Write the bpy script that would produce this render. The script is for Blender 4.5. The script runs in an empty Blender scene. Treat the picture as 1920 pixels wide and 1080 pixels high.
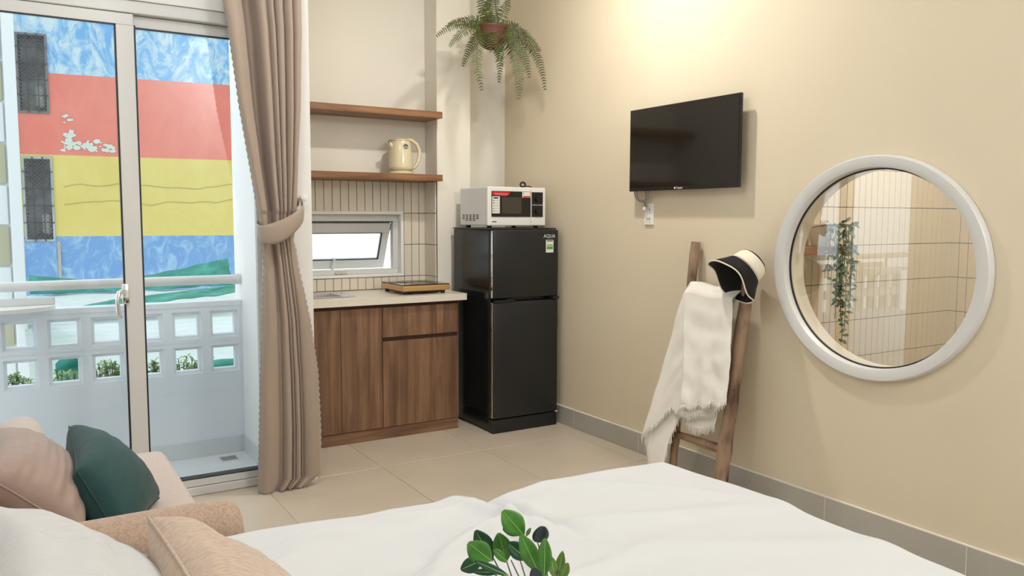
import bpy, bmesh, math, random
from mathutils import Vector, Matrix, noise
random.seed(7)
S = bpy.context.scene
COL = S.collection
PI = math.pi

# ---------------------------------------------------------------- camera, sky, lights, exposure
yaw, pitch, roll = 0.5529, -0.08685, 0.00302
fwd = Vector((math.sin(yaw)*math.cos(pitch), math.cos(yaw)*math.cos(pitch), math.sin(pitch)))
rgt = Vector((math.cos(yaw), -math.sin(yaw), 0))
upv = rgt.cross(fwd)
r2 = rgt*math.cos(roll)+upv*math.sin(roll)
u2 = -rgt*math.sin(roll)+upv*math.cos(roll)
cd = bpy.data.cameras.new('camera')
cd.sensor_width = 36; cd.lens = 36*1518.8/1920; cd.clip_start = 0.02
cam = bpy.data.objects.new('camera', cd); COL.objects.link(cam)
cam.matrix_world = Matrix(((r2.x, u2.x, -fwd.x, 0), (r2.y, u2.y, -fwd.y, 0), (r2.z, u2.z, -fwd.z, 1.28), (0, 0, 0, 1)))
S.camera = cam
S.view_settings.view_transform = 'Standard'; S.view_settings.look = 'None'
S.view_settings.gamma = 1; S.view_settings.use_curve_mapping = False
S.view_settings.exposure = -0.22

w = bpy.data.worlds.new('overcast_sky'); S.world = w; w.use_nodes = True
bg = w.node_tree.nodes['Background']
bg.inputs[0].default_value = (0.88, 0.95, 1.0, 1); bg.inputs[1].default_value = 2.6

def area(name, loc, size, power, color, rot=(0, 0, 0), shape='DISK', sy=None):
    l = bpy.data.lights.new(name, 'AREA'); l.shape = shape; l.size = size
    if sy: l.size_y = sy
    l.energy = power; l.color = color
    o = bpy.data.objects.new(name, l); COL.objects.link(o); o.location = loc; o.rotation_euler = rot
    return o
WARM = (1.0, 0.965, 0.90)
NEUT = (0.93, 0.965, 1.0)
ZL = 3.0                                        # ceiling height
LAMPS = [('downlight', (2.17, 3.12), 31, WARM), ('fill_globe', (0.5, 2.3), 24, NEUT), ('fill_globe', (2.05, -0.9), 82, NEUT)]  # both globes are unseen fill lamps added to brighten the walls
for kind_, (x, y), p, c in LAMPS:
    if kind_ == 'downlight': area('ceiling_lamp_light', (x, y, ZL-.02), 0.12, p, c)
    else:
        l = bpy.data.lights.new('fill_globe_light', 'POINT'); l.energy = p; l.color = c; l.shadow_soft_size = .13
        o = bpy.data.objects.new('fill_globe_light', l); COL.objects.link(o); o.location = (x, y, ZL-.26)
area('bathroom_lamp_light', (3.9, 1.9, 2.4), 0.2, 26, (1.0, 0.9, 0.76))

# ---------------------------------------------------------------- helpers
def tag(o, label=None, cat=None, group=None, kind=None):
    if label: o['label'] = label
    if cat: o['category'] = cat
    if group: o['group'] = group
    if kind: o['kind'] = kind
    return o
def thing(name, loc, label, cat, group=None, rz=0):
    o = bpy.data.objects.new(name, None); COL.objects.link(o); o.empty_display_size = .05
    o.location = loc; o.rotation_euler = (0, 0, rz); bpy.context.view_layer.update
    return tag(o, label, cat, group)
def base(o):
    m = Matrix.Identity(4)
    while o is not None:
        m = (Matrix.Translation(o.location) @ o.rotation_euler.to_matrix().to_4x4()) @ m
        o = o.parent
    return m
def obj(name, bm, mat, parent=None, smooth=False, kind=None, world=True, label=None):
    """link bm (given in world coordinates) as one mesh object under parent"""
    me = bpy.data.meshes.new(name)
    if parent is not None and world:
        bm.transform(base(parent).inverted())
    bmesh.ops.recalc_face_normals(bm, faces=bm.faces)
    if smooth:
        for f in bm.faces: f.smooth = True
    bm.to_mesh(me); bm.free()
    if isinstance(mat, (list, tuple)):
        for m in mat: me.materials.append(m)
    else: me.materials.append(mat)
    if smooth == 'auto':
        me.set_sharp_from_angle(angle=math.radians(40))
    o = bpy.data.objects.new(name, me); COL.objects.link(o)
    if parent is not None: o.parent = parent
    if kind: o['kind'] = kind
    if label: o['label'] = label
    return o
def inst(name, me, loc, parent=None, kind=None, rot=None, label=None):
    o = bpy.data.objects.new(name, me); COL.objects.link(o)
    if parent is not None:
        o.parent = parent; o.location = base(parent).inverted() @ Vector(loc)
    else: o.location = loc
    if rot: o.rotation_euler = rot
    if kind: o['kind'] = kind
    if label: o['label'] = label
    return o
def box(bm, x0, x1, y0, y1, z0, z1, bev=0, seg=1, mi=0, M=None):
    n0 = len(bm.verts)
    vs = [bm.verts.new(p) for p in ((x0,y0,z0),(x1,y0,z0),(x1,y1,z0),(x0,y1,z0),(x0,y0,z1),(x1,y0,z1),(x1,y1,z1),(x0,y1,z1))]
    fs = [bm.faces.new([vs[i] for i in q]) for q in ((3,2,1,0),(4,5,6,7),(0,1,5,4),(1,2,6,5),(2,3,7,6),(3,0,4,7))]
    for f in fs: f.material_index = mi
    if bev:
        es = list({e for f in fs for e in f.edges})
        r = bmesh.ops.bevel(bm, geom=es, offset=bev, segments=seg, affect='EDGES', profile=.5)
        for f in r['faces']: f.material_index = mi
    if M is not None:
        bm.verts.ensure_lookup_table()
        bmesh.ops.transform(bm, matrix=M, verts=bm.verts[n0:] if not bev else [v for v in bm.verts if v.index < 0 or v.index >= n0])
    return bm
def B(*a, **k):
    return box(bmesh.new(), *a, **k)
def tube(bm, pts, rad, n=8, closed=False, mi=0):
    pts = [Vector(p) for p in pts]; rings = []
    if not hasattr(rad, '__len__'): rad = [rad]*len(pts)
    prev = None
    for i, p in enumerate(pts):
        if closed: d = pts[(i+1) % len(pts)]-pts[i-1]
        else: d = pts[min(i+1, len(pts)-1)]-pts[max(i-1, 0)]
        d.normalize()
        if prev is None:
            a = d.orthogonal().normalized()
        else:
            a = (prev-d*prev.dot(d)).normalized()
        prev = a; b = d.cross(a)
        rings.append([bm.verts.new(p+(a*math.cos(2*PI*k/n)+b*math.sin(2*PI*k/n))*rad[i]) for k in range(n)])
    m = len(rings)
    for i in range(m if closed else m-1):
        A, Bn = rings[i], rings[(i+1) % m]
        for k in range(n):
            f = bm.faces.new((A[k], A[(k+1) % n], Bn[(k+1) % n], Bn[k])); f.material_index = mi
    if not closed:
        bm.faces.new(rings[0][::-1]).material_index = mi; bm.faces.new(rings[-1]).material_index = mi
    return bm
def lathe(bm, prof, n=32, M=None, mi=0, caps=True, ang=(0, 2*PI)):
    rings = []
    full = abs(ang[1]-ang[0]-2*PI) < 1e-6
    cnt = n if full else n+1
    for r, z in prof:
        rings.append([bm.verts.new((M @ Vector((r*math.cos(ang[0]+(ang[1]-ang[0])*k/n), r*math.sin(ang[0]+(ang[1]-ang[0])*k/n), z))) if M is not None else
                      (r*math.cos(ang[0]+(ang[1]-ang[0])*k/n), r*math.sin(ang[0]+(ang[1]-ang[0])*k/n), z)) for k in range(cnt)])
    for i in range(len(rings)-1):
        for k in range(n):
            k2 = (k+1) % cnt
            f = bm.faces.new((rings[i][k], rings[i][k2], rings[i+1][k2], rings[i+1][k])); f.material_index = mi
    if caps and full:
        bm.faces.new(rings[0][::-1]).material_index = mi; bm.faces.new(rings[-1]).material_index = mi
    return bm
def prism(bm, pts, z0, z1, mi=0):
    a = [bm.verts.new((x, y, z0)) for x, y in pts]; b = [bm.verts.new((x, y, z1)) for x, y in pts]
    n = len(pts)
    bm.faces.new(a[::-1]); bm.faces.new(b)
    for i in range(n): bm.faces.new((a[i], a[(i+1) % n], b[(i+1) % n], b[i]))
    for f in bm.faces: f.material_index = mi
    return bm
def grid(bm, nu, nv, fn, mi=0, thick=0):
    V = [[bm.verts.new(fn(i/nu, j/nv)) for i in range(nu+1)] for j in range(nv+1)]
    for j in range(nv):
        for i in range(nu):
            f = bm.faces.new((V[j][i], V[j][i+1], V[j+1][i+1], V[j+1][i])); f.material_index = mi
    return V
def solid(o, t, off=0):
    m = o.modifiers.new('thickness', 'SOLIDIFY'); m.thickness = t; m.offset = off; return o
def lerp(tab, z):
    """tab: sorted list of (key, value...)"""
    if z <= tab[0][0]: return tab[0][1:]
    for a, b in zip(tab, tab[1:]):
        if z <= b[0]:
            t = (z-a[0])/(b[0]-a[0]); return tuple(p+(q-p)*t for p, q in zip(a[1:], b[1:]))
    return tab[-1][1:]
def text_mesh(name, body, size, mat, parent, M, depth=0.0006):
    c = bpy.data.curves.new(name, 'FONT'); c.body = body; c.size = size; c.align_x = 'CENTER'; c.align_y = 'CENTER'; c.extrude = depth
    t = bpy.data.objects.new('tmp', c); COL.objects.link(t); bpy.context.view_layer.update()
    me = bpy.data.meshes.new_from_object(t.evaluated_get(bpy.context.evaluated_depsgraph_get()))
    bpy.data.objects.remove(t); me.transform(base(parent).inverted() @ M); me.materials.clear(); me.materials.append(mat)
    o = bpy.data.objects.new(name, me); COL.objects.link(o); o.parent = parent; return o
FRONT = Matrix.Rotation(PI/2, 4, 'X')                                # text facing -Y, reading along +X
LEFTW = Matrix.Rotation(-PI/2, 4, 'Z') @ Matrix.Rotation(PI/2, 4, 'X')  # facing -X, reading along -Y

# ---------------------------------------------------------------- materials
def mat(name, col, rough=.5, metal=0, bump=None, var=None, spec=None, sheen=0, emit=None, coat=0, trans=None, coords='Object'):
    m = bpy.data.materials.new(name); m.use_nodes = True; nt = m.node_tree; p = nt.nodes['Principled BSDF']
    p.inputs['Base Color'].default_value = (*col, 1); p.inputs['Roughness'].default_value = rough; p.inputs['Metallic'].default_value = metal
    if spec is not None: p.inputs['Specular IOR Level'].default_value = spec
    if sheen: p.inputs['Sheen Weight'].default_value = sheen
    if coat: p.inputs['Coat Weight'].default_value = coat
    if emit: p.inputs['Emission Color'].default_value = (*col, 1); p.inputs['Emission Strength'].default_value = emit
    tc = nt.nodes.new('ShaderNodeTexCoord')
    def nz(scale, detail=4, stretch=None):
        n = nt.nodes.new('ShaderNodeTexNoise'); n.inputs['Scale'].default_value = scale; n.inputs['Detail'].default_value = detail
        if stretch:
            mp = nt.nodes.new('ShaderNodeMapping'); mp.inputs['Scale'].default_value = stretch
            nt.links.new(tc.outputs[coords], mp.inputs[0]); nt.links.new(mp.outputs[0], n.inputs['Vector'])
        else: nt.links.new(tc.outputs[coords], n.inputs['Vector'])
        return n
    if var:   # (scale, colour2, amount lo, hi[, stretch])
        n = nz(var[0], 5, var[4] if len(var) > 4 else None)
        r = nt.nodes.new('ShaderNodeValToRGB'); r.color_ramp.elements[0].position = var[2]; r.color_ramp.elements[1].position = var[3]
        r.color_ramp.elements[0].color = (*col, 1); r.color_ramp.elements[1].color = (*var[1], 1)
        nt.links.new(n.outputs['Fac'], r.inputs[0]); nt.links.new(r.outputs[0], p.inputs['Base Color'])
    if bump:  # (scale, strength, distance[, stretch])
        n = nz(bump[0], 3, bump[3] if len(bump) > 3 else None)
        b = nt.nodes.new('ShaderNodeBump'); b.inputs['Strength'].default_value = bump[1]; b.inputs['Distance'].default_value = bump[2]
        nt.links.new(n.outputs['Fac'], b.inputs['Height']); nt.links.new(b.outputs[0], p.inputs['Normal'])
    return m
def glass_mat(name, tint=(1, 1, 1), refl=1.0):
    m = bpy.data.materials.new(name); m.use_nodes = True; nt = m.node_tree; nt.nodes.clear()
    o = nt.nodes.new('ShaderNodeOutputMaterial'); mx = nt.nodes.new('ShaderNodeMixShader')
    t = nt.nodes.new('ShaderNodeBsdfTransparent'); t.inputs[0].default_value = (*tint, 1)
    g = nt.nodes.new('ShaderNodeBsdfGlossy'); g.inputs['Roughness'].default_value = 0.0
    lw = nt.nodes.new('ShaderNodeLayerWeight'); lw.inputs[0].default_value = .5
    pw = nt.nodes.new('ShaderNodeMath'); pw.operation = 'POWER'; pw.inputs[1].default_value = 5
    ma = nt.nodes.new('ShaderNodeMath'); ma.operation = 'MULTIPLY_ADD'; ma.inputs[1].default_value = .96*refl; ma.inputs[2].default_value = .04*refl
    L = nt.links.new
    L(lw.outputs['Facing'], pw.inputs[0]); L(pw.outputs[0], ma.inputs[0]); L(ma.outputs[0], mx.inputs[0])
    L(t.outputs[0], mx.inputs[1]); L(g.outputs[0], mx.inputs[2]); L(mx.outputs[0], o.inputs[0])
    return m
def wood(name, c1, c2, c3, axis='Z', scale=1.0, rough=.45, plank=None):
    m = bpy.data.materials.new(name); m.use_nodes = True; nt = m.node_tree; p = nt.nodes['Principled BSDF']; L = nt.links.new
    tc = nt.nodes.new('ShaderNodeTexCoord'); mp = nt.nodes.new('ShaderNodeMapping')
    st = {'Z': (14, 14, .9), 'X': (.9, 14, 14), 'Y': (14, .9, 14)}[axis]
    mp.inputs['Scale'].default_value = tuple(s*scale for s in st)
    L(tc.outputs['Object'], mp.inputs[0])
    n = nt.nodes.new('ShaderNodeTexNoise'); n.inputs['Scale'].default_value = 2.2; n.inputs['Detail'].default_value = 7; n.inputs['Distortion'].default_value = .6
    L(mp.outputs[0], n.inputs['Vector'])
    r = nt.nodes.new('ShaderNodeValToRGB'); e = r.color_ramp.elements
    e[0].position = .32; e[0].color = (*c1, 1); e[1].position = .7; e[1].color = (*c3, 1); k = e.new(.5); k.color = (*c2, 1)
    L(n.outputs['Fac'], r.inputs[0]); out = r.outputs[0]
    if plank:      # broad veneer strips of slightly different tone
        sx = nt.nodes.new('ShaderNodeSeparateXYZ'); L(tc.outputs['Object'], sx.inputs[0])
        a = nt.nodes.new('ShaderNodeMath'); a.operation = 'MULTIPLY_ADD'; a.inputs[1].default_value = 1/plank; a.inputs[2].default_value = .43
        f = nt.nodes.new('ShaderNodeMath'); f.operation = 'FLOOR'
        wn = nt.nodes.new('ShaderNodeTexWhiteNoise'); wn.noise_dimensions = '1D'
        L(sx.outputs[0], a.inputs[0]); L(a.outputs[0], f.inputs[0]); L(f.outputs[0], wn.inputs['W'])
        hs = nt.nodes.new('ShaderNodeHueSaturation'); mr = nt.nodes.new('ShaderNodeMapRange')
        mr.inputs['To Min'].default_value = .86; mr.inputs['To Max'].default_value = 1.12
        L(wn.outputs['Value'], mr.inputs['Value']); L(mr.outputs[0], hs.inputs['Value']); L(out, hs.inputs['Color']); out = hs.outputs[0]
    L(out, p.inputs['Base Color']); p.inputs['Roughness'].default_value = rough
    b = nt.nodes.new('ShaderNodeBump'); b.inputs['Strength'].default_value = .15; b.inputs['Distance'].default_value = .001
    L(n.outputs['Fac'], b.inputs['Height']); L(b.outputs[0], p.inputs['Normal'])
    return m
def srgb(r, g, b):
    f = lambda c: (c/255/12.92) if c/255 <= .04045 else ((c/255+.055)/1.055)**2.4
    return (f(r), f(g), f(b))

M_tan = mat('tan_wall_paint', srgb(226, 213, 187), .62, bump=(60, .08, .002), var=(1.2, srgb(221, 207, 181), .35, .7))
M_cream = mat('cream_white_wall_paint', srgb(232, 226, 214), .6, bump=(50, .06, .002))
M_white = mat('white_wall_paint', srgb(236, 234, 230), .6, bump=(50, .05, .002))
M_ceil = mat('white_ceiling_paint', srgb(240, 238, 232), .8)
M_tile = mat('beige_floor_porcelain', srgb(203, 190, 172), .28, var=(3, srgb(196, 182, 163), .35, .7), bump=(120, .03, .0005))
M_grout = mat('pale_grout', srgb(226, 216, 198), .8)
M_skirt = mat('grey_skirting_porcelain', srgb(184, 180, 170), .35, var=(4, srgb(176, 172, 162), .3, .7))
M_skirtb = mat('pale_blue_grey_skirting_tile', srgb(206, 210, 212), .35)
M_ext = mat('white_exterior_render', srgb(222, 228, 233), .75, bump=(40, .1, .003))
M_balc = mat('pale_balcony_tile', srgb(224, 226, 226), .4)
M_alu = mat('white_powder_coated_aluminium', srgb(214, 213, 210), .35)
M_gask = mat('black_rubber_gasket', (.012, .014, .018), .5)
M_glass = glass_mat('clear_door_glass', (.97, .99, 1), 1.0)
M_rglass = glass_mat('round_window_glass', (.97, .98, .97), 2.6)
M_frost = mat('frosted_window_glass', (.9, .93, .95), .3)
M_frost.node_tree.nodes['Principled BSDF'].inputs['Transmission Weight'].default_value = 1.0
M_wtile = mat('glazed_cream_tile', srgb(222, 213, 196), .12, bump=(30, .12, .001))
M_dgrout = mat('dark_grey_grout', srgb(92, 84, 74), .9)
M_walnut = wood('walnut_veneer', srgb(100, 71, 52), srgb(126, 93, 69), srgb(147, 113, 86), 'Z', 1.0, .4, plank=.115)
M_walnutx = wood('walnut_shelf_veneer', srgb(104, 68, 40), srgb(135, 93, 60), srgb(160, 115, 76), 'X', 1.0, .4)
M_dark = mat('dark_recess_wood', srgb(72, 44, 30), .6)
M_counter = mat('cream_stone_worktop', srgb(226, 219, 205), .25, var=(30, srgb(222, 214, 199), .4, .7))
M_steel = mat('brushed_steel', (.62, .62, .62), .25, 1)
M_chrome = mat('chrome', (.85, .85, .86), .08, 1)
M_fridge = mat('glossy_black_steel', (.010, .0115, .012), .16, bump=(500, .05, .0004))
M_fridged = mat('satin_black_fridge_door', (.010, .0115, .0125), .33, bump=(500, .08, .0004))
M_black = mat('black_plastic', (.008, .008, .009), .35)
M_whitep = mat('white_plastic', srgb(228, 226, 222), .35)
M_mw = mat('white_enamelled_steel', srgb(226, 226, 226), .3)
M_mwg = mat('black_oven_glass', (.01, .009, .008), .08)
M_mww = mat('smoky_oven_window', (.05, .042, .03), .12)
M_red = mat('red_sticker', srgb(190, 28, 40), .4)
M_gold = mat('champagne_gold_trim', srgb(206, 164, 112), .3, .55)
M_hob = mat('black_ceramic_glass', (.02, .02, .02), .04)
M_kettle = mat('cream_kettle_plastic', srgb(222, 210, 176), .18, coat=.4)
M_tv = mat('tv_screen', (.012, .010, .008), .07)
M_tvb = mat('tv_bezel', (.01, .009, .01), .25)
M_cable = mat('grey_cable', srgb(150, 145, 135), .5)
M_stick = mat('rough_brown_branch', srgb(158, 130, 106), .8, bump=(22, .8, .006, (1, 1, .35)), var=(16, srgb(84, 60, 46), .46, .70, (1, 1, .4)))
M_towel = mat('cream_white_cotton', srgb(238, 234, 224), .9, sheen=.3, bump=(240, .35, .0015))
M_hatw = mat('white_felt', srgb(238, 228, 208), .95, bump=(250, .4, .001))
M_hatb = mat('black_felt', (.008, .008, .008), .95, bump=(250, .4, .001))
M_duvet = mat('white_cotton_duvet', srgb(213, 214, 216), .85, sheen=.1, bump=(7, .15, .01))
M_mattress = mat('mattress_ticking', srgb(224, 222, 218), .9)
M_sofa = mat('beige_woven_upholstery', srgb(186, 160, 140), .9, sheen=.3, bump=(380, .5, .001), var=(160, srgb(166, 140, 120), .4, .65))
M_seat = mat('pale_pink_beige_upholstery', srgb(205, 188, 178), .9, sheen=.3, bump=(380, .4, .001), var=(120, srgb(194, 176, 166), .4, .65))
M_mauve = mat('mauve_brown_satin', srgb(160, 136, 124), .55, sheen=.2, bump=(9, .25, .01, (1, 2.5, 1)))
M_green = mat('dark_green_velvet', srgb(20, 64, 64), .75, sheen=.1, bump=(10, .25, .01, (1, 2.2, 1)))
M_wpil = mat('white_pillow_cotton', srgb(208, 207, 208), .85, sheen=.1, bump=(8, .45, .015, (1.5, 5, 3)))
M_bpil = mat('beige_boucle_cushion', srgb(205, 182, 162), .95, sheen=.3, bump=(150, .6, .002), var=(90, srgb(184, 158, 138), .4, .65, (1, 3, 1)))
M_curt = mat('taupe_curtain_fabric', srgb(162, 144, 129), .55, sheen=.3, bump=(300, .25, .0008))
M_trimc = mat('taupe_curtain_edging', srgb(190, 172, 156), .7)
M_leaf = mat('green_leaf', srgb(62, 120, 42), .35, var=(40, srgb(90, 146, 58), .35, .7))
M_leafd = mat('dark_green_leaf', srgb(34, 78, 52), .3)
M_leafl = mat('olive_green_leaf', srgb(104, 138, 60), .35)
M_leafb = mat('blue_black_leaf', srgb(44, 60, 62), .3)
M_vein = mat('pale_leaf_vein', srgb(150, 190, 110), .5)
M_stem = mat('brown_stem', srgb(92, 80, 60), .7)
M_fern = mat('fern_green', srgb(78, 92, 32), .6, var=(14, srgb(60, 62, 28), .35, .65))
M_fernd = mat('fern_rachis_brown', srgb(74, 48, 34), .7)
M_pot = mat('terracotta_brown_pot', srgb(92, 54, 42), .5)
M_trail = mat('blue_green_trailing_leaf', srgb(62, 92, 74), .5, var=(30, srgb(92, 122, 84), .35, .65))
M_led = mat('led_diffuser', (1, .95, .86), .5, emit=6)
M_outl = mat('outlet_plastic', srgb(238, 236, 228), .3)
M_label = mat('energy_label_green', srgb(90, 150, 90), .5)
M_lblw = mat('label_white', srgb(225, 226, 215), .5)
M_grey = mat('grey_print', srgb(90, 90, 90), .5)

# ---------------------------------------------------------------- structure
XR = 2.882; YB = 4.77; YD = 3.85; XL = -.5; YR = -1.5; ZC = 3.0
def struct(name, bm, m, parent=None, smooth=False):
    o = obj(name, bm, m, parent, smooth)
    if parent is None: o['kind'] = 'structure'
    return o
fl = struct('floor', B(XL-.1, 5.0, YR-.1, 4.97, -.12, -.004), M_grout)
tiles = {}
PX = [1.57+.598*k for k in range(-4, 3)]; PY = [3.811+.598*k for k in range(-10, 3)]
xs = [XL]+[v for v in PX if XL+.02 < v < XR-.02]+[XR]; ys = [YR]+[v for v in PY if YR+.02 < v < YB]+[YB]
for i in range(len(xs)-1):
    for j in range(len(ys)-1):
        a, b, c, d = xs[i]+.0018, xs[i+1]-.0018, ys[j]+.0018, ys[j+1]-.0018
        if b < 1.3 and ys[j] > YD: continue
        if c < YD < d and b < 1.3: d = YD-.0018
        if a < 1.045 < b and d > YD: a = 1.242
        key = (round(b-a, 3), round(d-c, 3))
        if key not in tiles:
            me = bpy.data.meshes.new('floor_tile'); t = B(-(b-a)/2, (b-a)/2, -(d-c)/2, (d-c)/2, -.006, 0, bev=.0012); t.to_mesh(me); t.free(); me.materials.append(M_tile); tiles[key] = me
        inst('floor_tile', tiles[key], ((a+b)/2, (c+d)/2, 0), fl)
struct('ceiling', B(XL-.1, 5.0, YR-.1, 4.87, ZC, ZC+.12), M_ceil)
struct('wall_left', B(XL-.1, XL, YR-.1, 3.95, 0, ZC), M_white)
struct('wall_rear', B(XL-.1, XR+.1, YR-.1, YR, 0, ZC), M_white)

# right wall with its round opening
WC = (1.965, 1.083)
def ell(ry, rz, n=96, x=0): return [(x, WC[0]+ry*math.cos(2*PI*k/n), WC[1]+rz*math.sin(2*PI*k/n)) for k in range(n)]
def plate_with_hole(x0, x1, y0, y1, z0, z1, ry, rz):
    bm = bmesh.new(); n = 96; lay = []
    for x in (x0, x1):
        inn = [bm.verts.new(p) for p in ell(ry, rz, n, x)]; out = []
        for k in range(n):
            c, s = math.cos(2*PI*k/n), math.sin(2*PI*k/n)
            ty = ((y1 if c > 0 else y0)-WC[0])/c if abs(c) > 1e-9 else 1e9
            tz = ((z1 if s > 0 else z0)-WC[1])/s if abs(s) > 1e-9 else 1e9
            t = min(ty, tz); out.append(bm.verts.new((x, WC[0]+c*t, WC[1]+s*t)))
        lay.append((inn, out))
        for k in range(n): bm.faces.new((inn[k], inn[(k+1) % n], out[(k+1) % n], out[k]))
    for k in range(n):
        bm.faces.new((lay[0][0][k], lay[0][0][(k+1) % n], lay[1][0][(k+1) % n], lay[1][0][k]))
    return bm
bm = plate_with_hole(XR, XR+.1, 1.3, 2.7, .4, 1.8, .415, .40)
box(bm, XR, XR+.1, YR-.1, 1.3, 0, ZC); box(bm, XR, XR+.1, 2.7, 4.87, 0, ZC); box(bm, XR, XR+.1, 1.3, 2.7, 0, .4); box(bm, XR, XR+.1, 1.3, 2.7, 1.8, ZC)
struct('wall_right', bm, M_tan)

# wall behind the kitchen niche with the small window opening
WX0, WX1, WZ0, WZ1 = 1.31, 2.112, .915, 1.308
bm = B(1.237, WX0, YB, YB+.1, 0, ZC); box(bm, WX1, XR, YB, YB+.1, 0, ZC); box(bm, WX0, WX1, YB, YB+.1, 0, WZ0); box(bm, WX0, WX1, YB, YB+.1, WZ1, ZC)
struct('wall_back', bm, M_cream)
struct('wall_column', B(2.285, 2.523, 4.60, YB, 0, ZC, bev=.003), M_cream)
bm = B(1.045, 1.237, YD-.005, 4.62, 0, ZC); box(bm, 1.14, 1.237, 4.62, 4.87, 0, ZC)
struct('wall_partition', bm, M_white)
struct('wall_header', B(XL-.1, 1.045, YD-.012, YD+.1, 2.193, ZC), M_white)
struct('baseboard_right', B(XR-.011, XR, YR, 4.77, 0, .108, bev=.002), M_skirt)
bb = bpy.data.objects['baseboard_right']
# the baseboard is cut from 0.6 m tiles: pale joints
for y in [3.93-.598*k for k in range(9)]:
    obj('joint', B(XR-.0116, XR-.005, y-.0015, y+.0015, .001, .1075), M_grout, bb)
obj('top_bead', B(XR-.0112, XR, YR, 4.77, .108, .1125), M_cream, bb)

# niche tiles: dark grout bed with individual tiles
def tile_mesh(name, wx, wz, t, m, axis='Y'):
    me = bpy.data.meshes.new(name)
    b = B(-wx/2, wx/2, -t, 0, -wz/2, wz/2, bev=.0012)
    if axis == 'X': b.transform(Matrix.Rotation(-PI/2, 4, 'Z'))
    b.to_mesh(me); b.free(); me.materials.append(m); return me
TP = .0522
tb = obj('trim_1', B(1.237, 2.285, YB-.004, YB, .829, 1.502), M_dgrout); tb['kind'] = 'structure'
# cut the bed around the window by rebuilding it in strips
bpy.data.objects.remove(tb)
bm = bmesh.new()
for a in ((1.237, WX0, .829, 1.502), (WX1, 2.285, .829, 1.502), (WX0, WX1, .829, WZ0), (WX0, WX1, WZ1, 1.502)): box(bm, a[0], a[1], YB-.004, YB, a[2], a[3])
niche = struct('wall_niche_tiling', bm, M_dgrout)
cache = {}
def put_tile(x0, x1, z0, z1, parent, y=None, xw=None, nm='tile'):
    g = .0016; W = round(x1-x0-2*g, 4); H = round(z1-z0-2*g, 4)
    if W < .006 or H < .006: return
    ax = 'Y' if xw is None else 'X'; k = (W, H, ax)
    if k not in cache: cache[k] = tile_mesh(nm, W, H, .008, M_wtile, ax)
    c = (x0+x1)/2; zc = (z0+z1)/2
    o = inst(nm, cache[k], (c, y, zc) if xw is None else (xw, c, zc), parent)
    o.delta_rotation_euler = (random.uniform(-.004, .004), 0, random.uniform(-.004, .004))
rows = [(.829, .905), (.905, 1.106), (1.106, 1.305), (1.305, 1.502)]
x = 2.285
while x > 1.24:
    x0 = max(x-TP, 1.238)
    for z0, z1 in rows:
        if x0 > WX0-.001 and x < WX1+.001 and z0 >= .9 and z1 <= 1.31: continue
        if x0 < WX1 and x > WX0 and z0 >= .9 and z1 <= 1.31:
            if x > WX1: put_tile(WX1+.001, x, z0, z1, niche, y=YB-.003)
            elif x0 < WX0: put_tile(x0, WX0-.001, z0, z1, niche, y=YB-.003)
            continue
        zz1 = z1 if not (z1 == .905) else .905
        put_tile(x0, x, z0, zz1, niche, y=YB-.003)
    x -= TP
sd = struct('wall_niche_side_tiling', B(2.281, 2.2855, 4.602, YB-.012, .829, 1.502), M_dgrout)
for k in range(3):
    for z0, z1 in rows: put_tile(4.604+k*.0515, 4.604+(k+1)*.0515, z0, z1, sd, xw=2.2815)

# small top-hung window in the niche
win = bpy.data.objects.new('window_1', None); COL.objects.link(win); win.location = (1.71, YB, WZ0); win['kind'] = 'structure'
bm = bmesh.new()     # white surround lining the opening
box(bm, WX0-.012, WX1+.012, YB-.016, YB+.1, WZ1-.012, WZ1+.008, bev=.002); box(bm, WX0-.012, WX1+.012, YB-.016, YB+.1, WZ0-.008, WZ0+.008, bev=.002)
box(bm, WX0-.012, WX0+.008, YB-.016, YB+.1, WZ0+.008, WZ1-.012); box(bm, WX1-.008, WX1+.012, YB-.016, YB+.1, WZ0+.008, WZ1-.012)
obj('window_surround', bm, M_white, win)
bm = bmesh.new(); fy0, fy1 = YB+.03, YB+.075
box(bm, WX0+.008, WX1-.008, fy0, fy1, 1.252, 1.296, bev=.003); box(bm, WX0+.008, WX1-.008, fy0, fy1, WZ0+.008, .955, bev=.003)
box(bm, WX0+.008, WX0+.042, fy0, fy1, .955, 1.252); box(bm, WX1-.042, WX1-.008, fy0, fy1, .955, 1.252)
obj('window_frame', bm, M_alu, win)
SM = Matrix.Translation((0, YB+.06, 1.248)) @ Matrix.Rotation(math.radians(24), 4, 'X')
sx0, sx1, sz = WX0+.046, WX1-.05, -.318
bm = bmesh.new()
for a in ((sx0, sx1, -.068, 0), (sx0, sx1, sz, sz+.066), (sx0, sx0+.05, sz+.066, -.068), (sx1-.05, sx1, sz+.066, -.068)):
    b2 = B(a[0], a[1], -.018, .018, a[2], a[3], bev=.003); b2.transform(SM); me = bpy.data.meshes.new('t'); b2.to_mesh(me); b2.free(); bm.from_mesh(me)
sash = obj('sash', bm, M_alu, win)
b2 = B(sx0+.05, sx1-.05, -.004, .004, sz+.066, -.068); b2.transform(SM); obj('pane', b2, M_frost, sash)
bm = bmesh.new()
gx0, gx1, gz0, gz1 = sx0+.048, sx1-.048, sz+.064, -.066
for a in ((gx0, gx1, gz0, gz0+.005), (gx0, gx1, gz1-.004, gz1), (gx0, gx0+.005, gz0, gz1), (gx1-.005, gx1, gz0, gz1)):
    box(bm, a[0], a[1], -.0195, -.012, a[2], a[3])
bm.transform(SM); obj('gasket', bm, M_gask, sash)
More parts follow.
